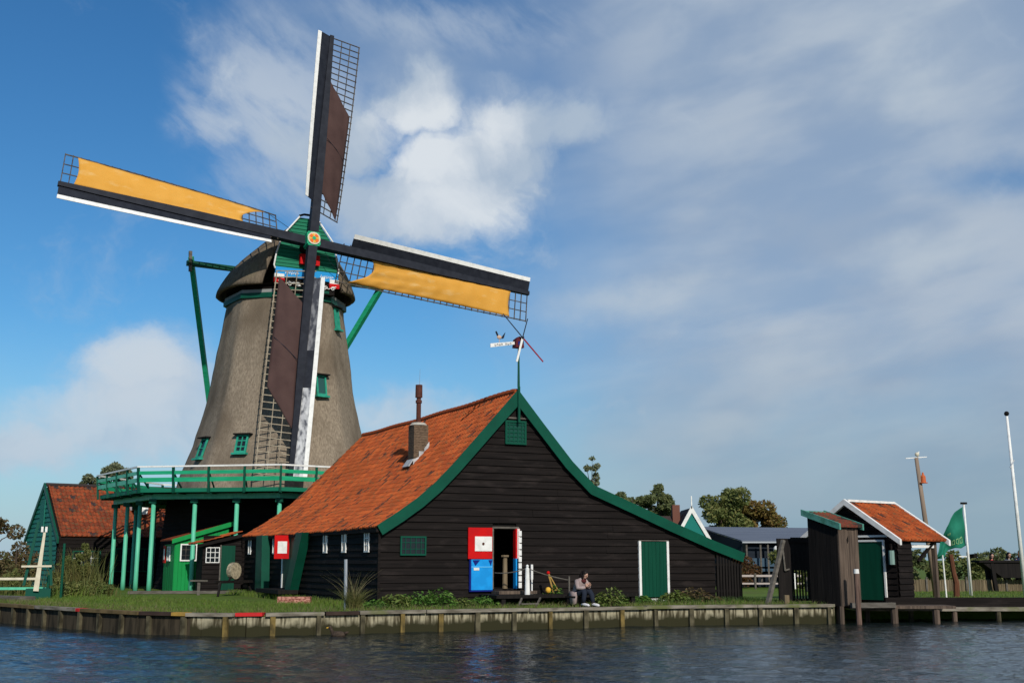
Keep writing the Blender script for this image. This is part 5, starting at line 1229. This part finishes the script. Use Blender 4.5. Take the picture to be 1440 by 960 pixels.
for i, (x, y, z) in enumerate(((-17.0, 43.9, 0), (-16.9, 43.8, 0))):
    if i: break
    o = at(MB().tube((0, 0, 0), (0, 0, 2.05), .05, None, 8).build('tall_post', GREEN), (x, y, -.03)); tag(o, 'thin dark green post beside the winch frame', 'post')

# ================================================================== background buildings
gr_ = thing('long_shed', (13.0, 62.5, -.1), 0, 'long navy shed with a grey sheet roof behind the quay', 'shed')
q = MB(); q.box(-.2, 6.2, .3, 4, 0, 2.5); q.build('wall', NAVY, gr_)
q = MB(); q.prism([(-.6, -.1, 2.48), (4.6, -.3, 2.46), (4.6, 3.2, 3.22), (-2.4, 3.2, 3.30)], (0, 0, .07)); q.build('roof', ROOFG, gr_)
q = MB(); q.prism([(-.6, -.08, 2.46), (-2.4, 3.2, 3.28), (-2.4, 3.2, .0), (-.6, .2, 0)], (.05, .03, 0)); q.build('gable_wall', NAVY, gr_)
q = MB(); q.box(-.6, 4.6, -.34, -.28, 2.40, 2.48); q.build('gutter', METAL, gr_)
for x in (-.4, .35, .75):
    q = MB(); q.box(x, x + .09, -.2, -.12, .3 if x > 0 else 0, 2.4); q.build('porch_post', GREY, gr_)
q = MB(); q.ball((1.2, -.4, 2.05), .17, sc=(1, 1, 1.2)); q.build('white_lamp', WHITE, gr_)
q = MB(); q.box(-.5, 1.8, .10, .28, 0.9, 1.05); q.box(-.4, 1.6, .12, .28, 1.15, 1.6); q.build('window_band', mat('blue_grey_panel', (.05, .09, .13), .5), gr_)
q = MB(); q.prism([(4.3, -.42, 2.36), (5.9, -.42, 3.20), (5.9, -.42, 3.46), (4.3, -.42, 2.62)], (0, .06, 0)); q.build('verge_board', LEAD, gr_)
hs_ = thing('gabled_cottage', (10.0, 64.0, -.1), 0, 'small cottage with teal gable and white verge boards behind the barn', 'cottage')
q = MB(); q.prism([(-.95, 0, 0), (.95, 0, 0), (.95, 0, 2.7), (0, 0, 4.2), (-.95, 0, 2.7)], (0, .1, 0)); q.build('gable_wall', mat('teal_paint', (.01, .17, .14), .5), hs_)
for s_ in (-1, 1):
    q = MB(); q.prism([(0, -.08, 4.48), (s_ * 1.05, -.08, 2.62), (s_ * .88, -.08, 2.56), (0, -.08, 4.08)], (0, .08, 0)); q.build('verge_board', WHITE, hs_)
q = MB(); q.bar((0, -.05, 4.3), (0, -.05, 5.0), .06); q.build('finial', WHITE, hs_)
q = MB(); q.prism([(-1.0, .1, 2.6), (0, .1, 4.36), (1.0, .1, 2.6)], (0, 4, 0)); q.prism([(-4.5, 1.2, 2.4), (-4.3, 2.5, 4.0), (-.8, 2.5, 4.0), (-.6, 1.2, 2.4)], (0, .2, 0)); q.build('roof', TILED, hs_)
q = MB(); q.box(-.75, -.33, 2.2, 2.8, 3.4, 4.62); q.build('chimney', mat('dull_red_brick', (.16, .07, .05), .9), hs_)
wf = thing('white_fence', (11.2, 58.5, -.05), radians(3), 'white painted rail fence on the lawn seen past the barn end', 'fence')
q = MB(); q.box(0, 3.4, -.03, .03, .62, .72); q.box(0, 3.4, -.03, .03, .25, .33); q.build('rails', mat('pinkish_white_rail', (.42, .36, .33), .7), wf)
for x in (0, 1.0, 2.4, 3.0):
    q = MB(); q.box(x, x + .09, -.09, -.031, 0, .8); q.build('post', WHITE if x == 3 else GREY, wf)

# ================================================================== VEGETATION
def leafmat(name, c1, c2, c3=None):
    m = bpy.data.materials.new(name); m.use_nodes = True; t = m.node_tree; b = t.nodes['Principled BSDF']
    b.inputs['Roughness'].default_value = .6; b.inputs['Specular IOR Level'].default_value = .25
    oi = t.nodes.new('ShaderNodeNewGeometry'); n = t.nodes.new('ShaderNodeTexNoise'); n.inputs['Scale'].default_value = .9; n.inputs['Detail'].default_value = 3; t.links.new(oi.outputs['Position'], n.inputs[0])
    r = t.nodes.new('ShaderNodeMapRange'); r.inputs[1].default_value = .35; r.inputs[2].default_value = .65; t.links.new(n.outputs[0], r.inputs[0])
    x = t.nodes.new('ShaderNodeMix'); x.data_type = 'RGBA'; t.links.new(r.outputs[0], x.inputs[0]); x.inputs[6].default_value = (*c1, 1); x.inputs[7].default_value = (*c2, 1)
    y = t.nodes.new('ShaderNodeMix'); y.data_type = 'RGBA'; rr = t.nodes.new('ShaderNodeMapRange'); rr.inputs[1].default_value = .72; rr.inputs[2].default_value = 1.0; t.links.new(oi.outputs['Random Per Island'], rr.inputs[0]); t.links.new(rr.outputs[0], y.inputs[0]); t.links.new(x.outputs[2], y.inputs[6]); y.inputs[7].default_value = (*(c3 or c2), 1)
    t.links.new(y.outputs[2], b.inputs['Base Color'])
    tr = t.nodes.new('ShaderNodeBsdfTranslucent'); t.links.new(y.outputs[2], tr.inputs[0]); ms = t.nodes.new('ShaderNodeMixShader'); ms.inputs[0].default_value = .3
    t.links.new(b.outputs[0], ms.inputs[1]); t.links.new(tr.outputs[0], ms.inputs[2]); t.links.new(ms.outputs[0], t.nodes['Material Output'].inputs[0])
    return m
BARK = mat('bark', (.075, .055, .04), .9, (.045, .035, .028), (8, 8, 3), .3, .7, bump=.5)
def leaves(clumps, n, size, rnd, flat=.0):
    mb = MB(); tot = sum(c[3] ** 2 for c in clumps)
    V_ = []; F_ = []
    for c in clumps:
        m = int(n * c[3] ** 2 / tot)
        for _ in range(m):
            while True:
                p = Vector((rnd.uniform(-1, 1), rnd.uniform(-1, 1), rnd.uniform(-1, 1)))
                if p.length < 1: break
            p = p.normalized() * (p.length ** .45) * c[3] * rnd.uniform(.8, 1.12)
            ctr = Vector(c[:3]) + Vector((p.x, p.y, p.z * (c[4] if len(c) > 4 else .85)))
            a = Vector((rnd.gauss(0, 1), rnd.gauss(0, 1), rnd.gauss(0, .7))).normalized(); b_ = a.cross(Vector((rnd.gauss(0, 1), rnd.gauss(0, 1), rnd.gauss(0, 1)))).normalized()
            s_ = size * rnd.uniform(.6, 1.4); i = len(V_)
            V_ += [ctr - a * s_, ctr + b_ * s_ * .45, ctr + a * s_, ctr - b_ * s_ * .45]; F_.append((i, i + 1, i + 2, i + 3))
    mb.v = [tuple(v) for v in V_]; mb.f = F_
    return mb
def raw_build(mb, name, m, parent=None):
    me = bpy.data.meshes.new(name); me.from_pydata(mb.v, [], mb.f); me.materials.append(m); o = bpy.data.objects.new(name, me); C.objects.link(o)
    if parent: o.parent = parent
    return o
def tree(loc, H, Wd, label, m, seed, n=5000, size=.13, trunk=.25, crown0=.35, group=None, cat='tree', name='tree', clumps=None, gaps=1.0):
    rnd = random.Random(seed); t_ = thing(name, loc, 0, label, cat, group)
    cl = clumps or []
    if not cl:
        for i in range(22):
            z = H * (crown0 + (1 - crown0) * rnd.random() ** .9); f = (z / H - crown0) / (1 - crown0); rr = Wd / 2 * (sin(pi * min(.98, .18 + .75 * f)) ** .8)
            a = rnd.uniform(0, 2 * pi); q_ = rr * sqrt(rnd.random()) * .85; cl.append((q_ * cos(a), q_ * sin(a), z - .08 * H, Wd * rnd.uniform(.10, .20) * gaps, .8))
    tb_ = MB(); tb_.path([(0, 0, -.1), (.05, 0, H * .3), (-.05, .05, H * .6), (0, 0, H * .82)], [trunk, trunk * .75, trunk * .45, trunk * .12], 8); tr = tb_.build('trunk', BARK, t_, smooth=True)
    lm = MB()
    for c in cl:
        z0 = max(H * .22, c[2] * .6); s_ = Vector((0, 0, z0)); e = Vector(c[:3]); mid = s_.lerp(e, .5) + Vector((0, 0, .05 * H)); lm.path([s_, mid, e], [trunk * .28, trunk * .17, trunk * .05], 5)
    lm.build('limbs', BARK, tr)
    raw_build(leaves(cl, n, size, rnd), 'crown', m, t_); return t_
LFG = leafmat('olive_leaves', (.105, .140, .038), (.165, .185, .055), (.24, .22, .07))
LFA = leafmat('autumn_leaves', (.140, .135, .034), (.22, .140, .040), (.24, .12, .045))
LFD = leafmat('dark_leaves', (.095, .125, .048), (.145, .165, .062), (.21, .22, .09))
LFR = leafmat('reddish_leaves', (.125, .105, .042), (.17, .100, .050), (.10, .13, .045))
LFB = leafmat('fresh_leaves', (.070, .160, .024), (.115, .230, .040), (.17, .28, .06))
LFP = leafmat('pale_leaves', (.150, .180, .095), (.20, .22, .12), (.28, .28, .16))
def blobs(rnd, cx_, cz, rx, rz, n, rmin, rmax, dy=1.2):
    out = []
    for _ in range(n):
        a = rnd.uniform(0, 2 * pi); r = sqrt(rnd.random()); out.append((cx_ + rx * r * cos(a), rnd.uniform(-dy, dy), cz + rz * r * sin(a), rnd.uniform(rmin, rmax), .85))
    return out
rnd = random.Random(21)
tree((14.9, 80, 0), 6.9, 5, 'large olive green round tree behind the grey shed roof', LFG, 1, 16000, .13, .3, clumps=blobs(rnd, .1, 4.5, 1.45, 1.6, 34, .35, .8) + blobs(rnd, .2, 2.6, 1.6, .8, 14, .4, .8))
tree((16.9, 81, 0), 5.8, 5, 'broad autumn tinted tree right of the olive green tree', LFA, 2, 16000, .13, .3, clumps=blobs(rnd, 0, 3.8, 1.9, 1.2, 32, .35, .8) + blobs(rnd, 0, 2.5, 2.0, .7, 12, .4, .7) + blobs(rnd, 2.1, 2.8, 1.0, .7, 6, .3, .6))
tree((8.3, 79, .35), 6.3, 3, 'dark bushy tree rising behind the barn lean-to roof', LFD, 3, 9000, .11, .2, clumps=blobs(rnd, -.1, 4.7, 1.1, 1.0, 20, .25, .5) + blobs(rnd, -.2, 3.4, 1.0, .6, 8, .3, .5) )
tree((10.0, 79, .25), 6.2, 3, 'taller dark tree with a narrow top behind the barn lean-to roof', LFD, 4, 11000, .11, .2, clumps=blobs(rnd, .1, 4.5, 1.2, 1.0, 22, .25, .5) + blobs(rnd, .3, 3.4, 1.1, .6, 10, .3, .5) + [(.1, 0, 6.0, .35, .9), (0, 0, 5.6, .45, .9)])
tree((5.2, 74, 0), 7.6, 2, 'thin twiggy tree top just above the barn verge', LFP, 5, 700, .11, .12, clumps=blobs(rnd, .0, 6.9, .5, 1.0, 12, .12, .28))
tree((-28.0, 80, 0), 8.6, 3, 'pale leafy tree behind the tiled roof beside the gallery', LFP, 6, 9000, .11, .2, clumps=blobs(rnd, .1, 6.6, 1.1, 1.5, 22, .35, .6))
tree((-29.8, 80, 0), 7.6, 2, 'slim pale tree left of the larger one behind the tiled roof', LFP, 7, 3600, .10, .15, clumps=blobs(rnd, .0, 6.2, .5, .9, 10, .25, .45))
tree((-23.6, 52, 0), 4.3, 4, 'reddish brown bushy tree at the left edge of the picture', LFR, 8, 7500, .085, .15, clumps=blobs(rnd, -.3, 1.9, 1.4, 1.5, 24, .3, .55) + [(-.9, 0, 3.4, .5, .9), (-1.4, 0, 3.9, .4, .9)])
tree((-21.6, 50.5, 0), 2.6, 3, 'olive and rust coloured bush behind the barrier rail', LFR, 9, 3800, .075, .08, name='bush', cat='bush', clumps=blobs(rnd, -.2, 1.1, .9, .8, 14, .25, .45))
for i, (x, y, hh_, lb_) in enumerate(((16.9, 60, 2.4, 'dark bush behind the reed fence below the hut roof'), (18.9, 61, 3.0, 'tall dark bush behind the reed fence below the flag'), (20.9, 62, 2.7, 'wide dark bush right of the flag behind the reed fence'), (23.3, 61, 1.9, 'dark bush behind the left end of the trough'), (26.5, 63, 2.2, 'feathery green bush beyond the trough'), (14.6, 60.5, 2.2, 'low dark bush seen through the porch of the hut'))):
    rr = random.Random(40 + i); tree((x, y, 0), hh_, 2.6, lb_, [LFD, LFG][i % 2], 60 + i, 3000, .11, .08, name='bush', cat='bush', clumps=blobs(rr, 0, hh_ * .5, 1.2, hh_ * .42, 14, .3, .6))
tree((12.2, 61.2, 0), 1.5, 2.6, 'orange brown garden shrub behind the white fence', leafmat('russet_leaves', (.09, .045, .02), (.13, .06, .02), (.05, .06, .02)), 77, 2600, .08, .05, name='bush', cat='bush', clumps=blobs(random.Random(5), 0, .8, 1.1, .5, 12, .2, .4))
# blades and stems
def blades(rnd, n, fx, h0, h1, wd, lean=.4, seg=3):
    mb = MB()
    for _ in range(n):
        x, y = fx(rnd); h_ = rnd.uniform(h0, h1); a = rnd.uniform(0, 2 * pi); l = rnd.uniform(.1, lean) * h_; ax, ay = cos(a), sin(a); b_ = rnd.uniform(0, pi); wx, wy = cos(b_) * wd, sin(b_) * wd; i = len(mb.v)
        for k in range(seg + 1):
            f = k / seg; px_, py_, pz = x + ax * l * f * f, y + ay * l * f * f, h_ * f * (1 - .15 * f); w_ = 1 - f * .85
            mb.v += [(px_ - wx * w_, py_ - wy * w_, pz), (px_ + wx * w_, py_ + wy * w_, pz)]
        mb.f += [(i + 2 * k, i + 2 * k + 1, i + 2 * k + 3, i + 2 * k + 2) for k in range(seg)]
    return mb
GRB = leafmat('grass_blades', (.085, .155, .020), (.150, .215, .032), (.14, .14, .05))
DRY = leafmat('dry_grass_blades', (.16, .14, .06), (.22, .18, .09), (.10, .12, .04))
OLV = leafmat('olive_stems', (.100, .125, .034), (.17, .16, .05), (.16, .13, .04))
def bankpt(r, lo_=.15, hi_=4.5, s0=None, s1=None):
    s_ = r.uniform(s0 if s0 is not None else qseg[1], s1 if s1 is not None else qseg[-1]); p, d = qf(s_); n_ = Vector((-d.y, d.x)); w_ = lo_ + (hi_ - lo_) * r.random() ** 1.3; return p.x + n_.x * w_, p.y + n_.y * w_
o = raw_build(blades(random.Random(1), 30000, lambda r: bankpt(r, .16, 6.5), .05, .17, .010, .7, 2), 'bank_grass', GRB); o.location = (0, 0, -.03); tag(o, 'short green grass along the top of the quay', 'grass', kind='stuff')
o = raw_build(blades(random.Random(2), 4200, lambda r: bankpt(r, .12, 1.3), .06, .24, .007, .8, 3), 'dry_grass', DRY); o.location = (0, 0, -.03); tag(o, 'dry straw coloured grass fringe along the quay edge', 'grass', kind='stuff')
o = raw_build(blades(random.Random(3), 9000, lambda r: (r.uniform(12, 36), r.uniform(41.5, 56)), .04, .13, .012, .6, 2), 'meadow_grass', GRB); o.location = (0, 0, -.03); tag(o, 'grass of the meadow behind the jetty', 'grass', kind='stuff')
# leafy clumps along the front of the barn
def leafy(x, y, r_, h_, seed, label, m=LFB, n=420, size=.075):
    rr = random.Random(seed); mb = MB(); V_ = []; F_ = []
    for _ in range(n):
        a = rr.uniform(0, 2 * pi); q_ = r_ * sqrt(rr.random()); z = h_ * (1 - (q_ / r_) ** 2 * .6) * rr.uniform(.35, 1.05); c = Vector((q_ * cos(a), q_ * sin(a) * .7, z))
        d = Vector((cos(a) + rr.gauss(0, .5), sin(a) + rr.gauss(0, .5), rr.uniform(-.5, .5))).normalized(); s_ = size * rr.uniform(.6, 1.3); side = d.cross(Vector((rr.gauss(0, .4), rr.gauss(0, .4), 1))).normalized() * s_ * .42; i = len(V_)
        V_ += [c - d * s_, c - side + d * s_ * .1, c + d * s_ + Vector((0, 0, -.3 * s_)), c + side + d * s_ * .1]; F_.append((i, i + 1, i + 2, i + 3))
    mb.v = [tuple(v) for v in V_]; mb.f = F_
    t_ = thing('leafy_plant', (x, y, -.03), 0, label, 'plant', 'leafy plants along the barn'); raw_build(mb, 'foliage', m, t_)
    st_ = MB()
    for k in range(7): a = rr.uniform(0, 6.28); st_.path([(0, 0, 0), (r_ * .5 * cos(a), r_ * .35 * sin(a), h_ * .7)], [.01, .005], 4)
    st_.build('stems', OLV, t_); return t_
LFB2 = leafmat('yellowish_leaves', (.100, .155, .030), (.160, .210, .050), (.24, .24, .08))
LL = [(530, 'left of the barn corner beside the pampas grass', .45, .45), (556, 'at the near corner of the barn', .5, .55), (588, 'under the green window of the barn', .55, .5), (618, 'between green window and blue door leaf', .55, .5), (650, 'left below the blue door leaf', .5, .45), (682, 'right below the blue door leaf', .5, .42), (776, 'under the rope at the foot of the barn', .4, .62), (848, 'just right of the seated person', .45, .55), (872, 'halfway between the person and green door', .5, .42), (898, 'at the left foot of the green door', .45, .35), (948, 'right of the green door', .5, .42), (975, 'below the dark boards right of the green door', .5, .45), (1000, 'at the right end of the barn wall', .4, .35)]
for i, (px, where, r_, h_) in enumerate(LL):
    th_ = (px - 720) / 1629
    # a line 0.8 m before the barn front
    P0 = Vector(BW(0, -.85)).xy; dd = Vector((cos(BA), sin(BA))); u_ = (th_ * P0.y - P0.x) / (dd.x - th_ * dd.y); p = P0 + dd * u_
    if px == 848: p = Vector((3.05, 35.9))
    if px == 776: p = Vector((1.35, 37.3))
    leafy(p.x, p.y, r_ * (1.0 + .25 * ((i * 7) % 3) / 2), h_ * (.65 + .5 * ((i * 5) % 4) / 3), 100 + i, 'bright green leafy plant ' + where, LFR if i in (11, 12) else (LFB2 if i % 3 == 1 else LFB), 330, .065 + .03 * ((i * 3) % 4) / 3)
# dense greenery at the foot of the walls
o = raw_build(blades(random.Random(6), 4200, lambda r: (lambda u_: BW(u_, -.15 - 1.2 * r.random())[:2])(r.uniform(-.6, 13.5)), .06, .26, .014, .5, 3), 'wall_foot_weeds', leafmat('weed_blades', (.035, .075, .018), (.060, .11, .024), (.10, .12, .04))); o.location = (0, 0, -.03); tag(o, 'tangled weeds at the foot of the barn front', 'weeds', kind='stuff')
o = raw_build(blades(random.Random(7), 2600, lambda r: (lambda v_: BW(-.15 - .7 * r.random(), v_)[:2])(r.uniform(0, 17)), .08, .28, .012, .5, 3), 'side_wall_weeds', GRB); o.location = (0, 0, -.03); tag(o, 'low weeds along the side wall of the barn', 'weeds', kind='stuff')
# pampas grass
pg = thing('pampas_grass', (-4.55, 33.35, -.03), 0, 'arching clump of dry ornamental grass beside the steel post', 'grass clump')
raw_build(blades(random.Random(12), 520, lambda r: (r.gauss(0, .10), r.gauss(0, .08)), .35, .75, .008, 1.1, 6), 'leaf_tuft', OLV, pg)
raw_build(blades(random.Random(13), 60, lambda r: (r.gauss(0, .07), r.gauss(0, .06)), .9, 1.45, .010, 1.0, 7), 'dry_stalks', DRY, pg)
# tall bush before the left barn: fennel-like stems and foliage
def stemmy(x, y, w_, h_, n, label, seed, m=OLV, leafm=LFG, grp=None):
    t_ = thing('tall_plant', (x, y, -.03), 0, label, 'plant', grp); rr = random.Random(seed)
    raw_build(blades(rr, n // 2, lambda r: (r.gauss(0, w_ * .38), r.gauss(0, w_ * .3)), h_ * .45, h_, .016, .35, 5), 'stems', m, t_)
    cl = []
    for _ in range(34):
        f = rr.uniform(.05, .95); cl.append((rr.gauss(0, w_ * .42 * (1.1 - f)), rr.gauss(0, w_ * .3 * (1.1 - f)), h_ * f * .92, w_ * rr.uniform(.06, .17) * (1.3 - f), 1.7))
    raw_build(leaves(cl, n * 9, .055, rr), 'foliage', leafm, t_); return t_
stemmy(-17.9, 48.5, 1.2, 2.35, 650, 'tall yellow green shrub before the dark wall of the tiled barn', 1, leafm=LFG)
stemmy(-18.9, 48.8, .9, 1.5, 420, 'bushy olive plant between the winch and the tall shrub', 2)
stemmy(-16.6, 46.6, 1.2, .6, 400, 'low olive weeds at the feet of the left gallery posts', 3)
stemmy(-17.4, 46.0, 1.3, .6, 420, 'knee high grassy plant on the bank below the tall shrub', 4, m=GRB)
stemmy(-20.3, 47.4, 1.0, 1.2, 380, 'scruffy olive plant behind the winch', 5)
# mallard
dk_ = thing('duck', (-4.62, 31.2, -.6), radians(170), 'brown duck swimming close to the quay wall', 'duck')
q = MB(); q.ball((0, 0, .05), .16, 12, 8, (1.35, .7, .62)); q.path([(.15, 0, .10), (.20, 0, .17), (.22, 0, .22)], [.06, .04, .045], 8); q.ball((.235, 0, .235), .05, 8, 6); q.path([(-.18, 0, .08), (-.28, 0, .13)], [.06, .015], 6); q.build('body', mat('duck_plumage', (.07, .05, .035), .8, (.035, .025, .02), (30, 30, 30), .4, .6), dk_, smooth=True)
q = MB(); q.path([(.27, 0, .235), (.335, 0, .222)], [.02, .012], 6); q.build('bill', YELLOW, dk_)
for o_ in C.objects:
    if o_.parent is None and o_.type == 'EMPTY' and not o_.children: print('empty thing', o_.name)
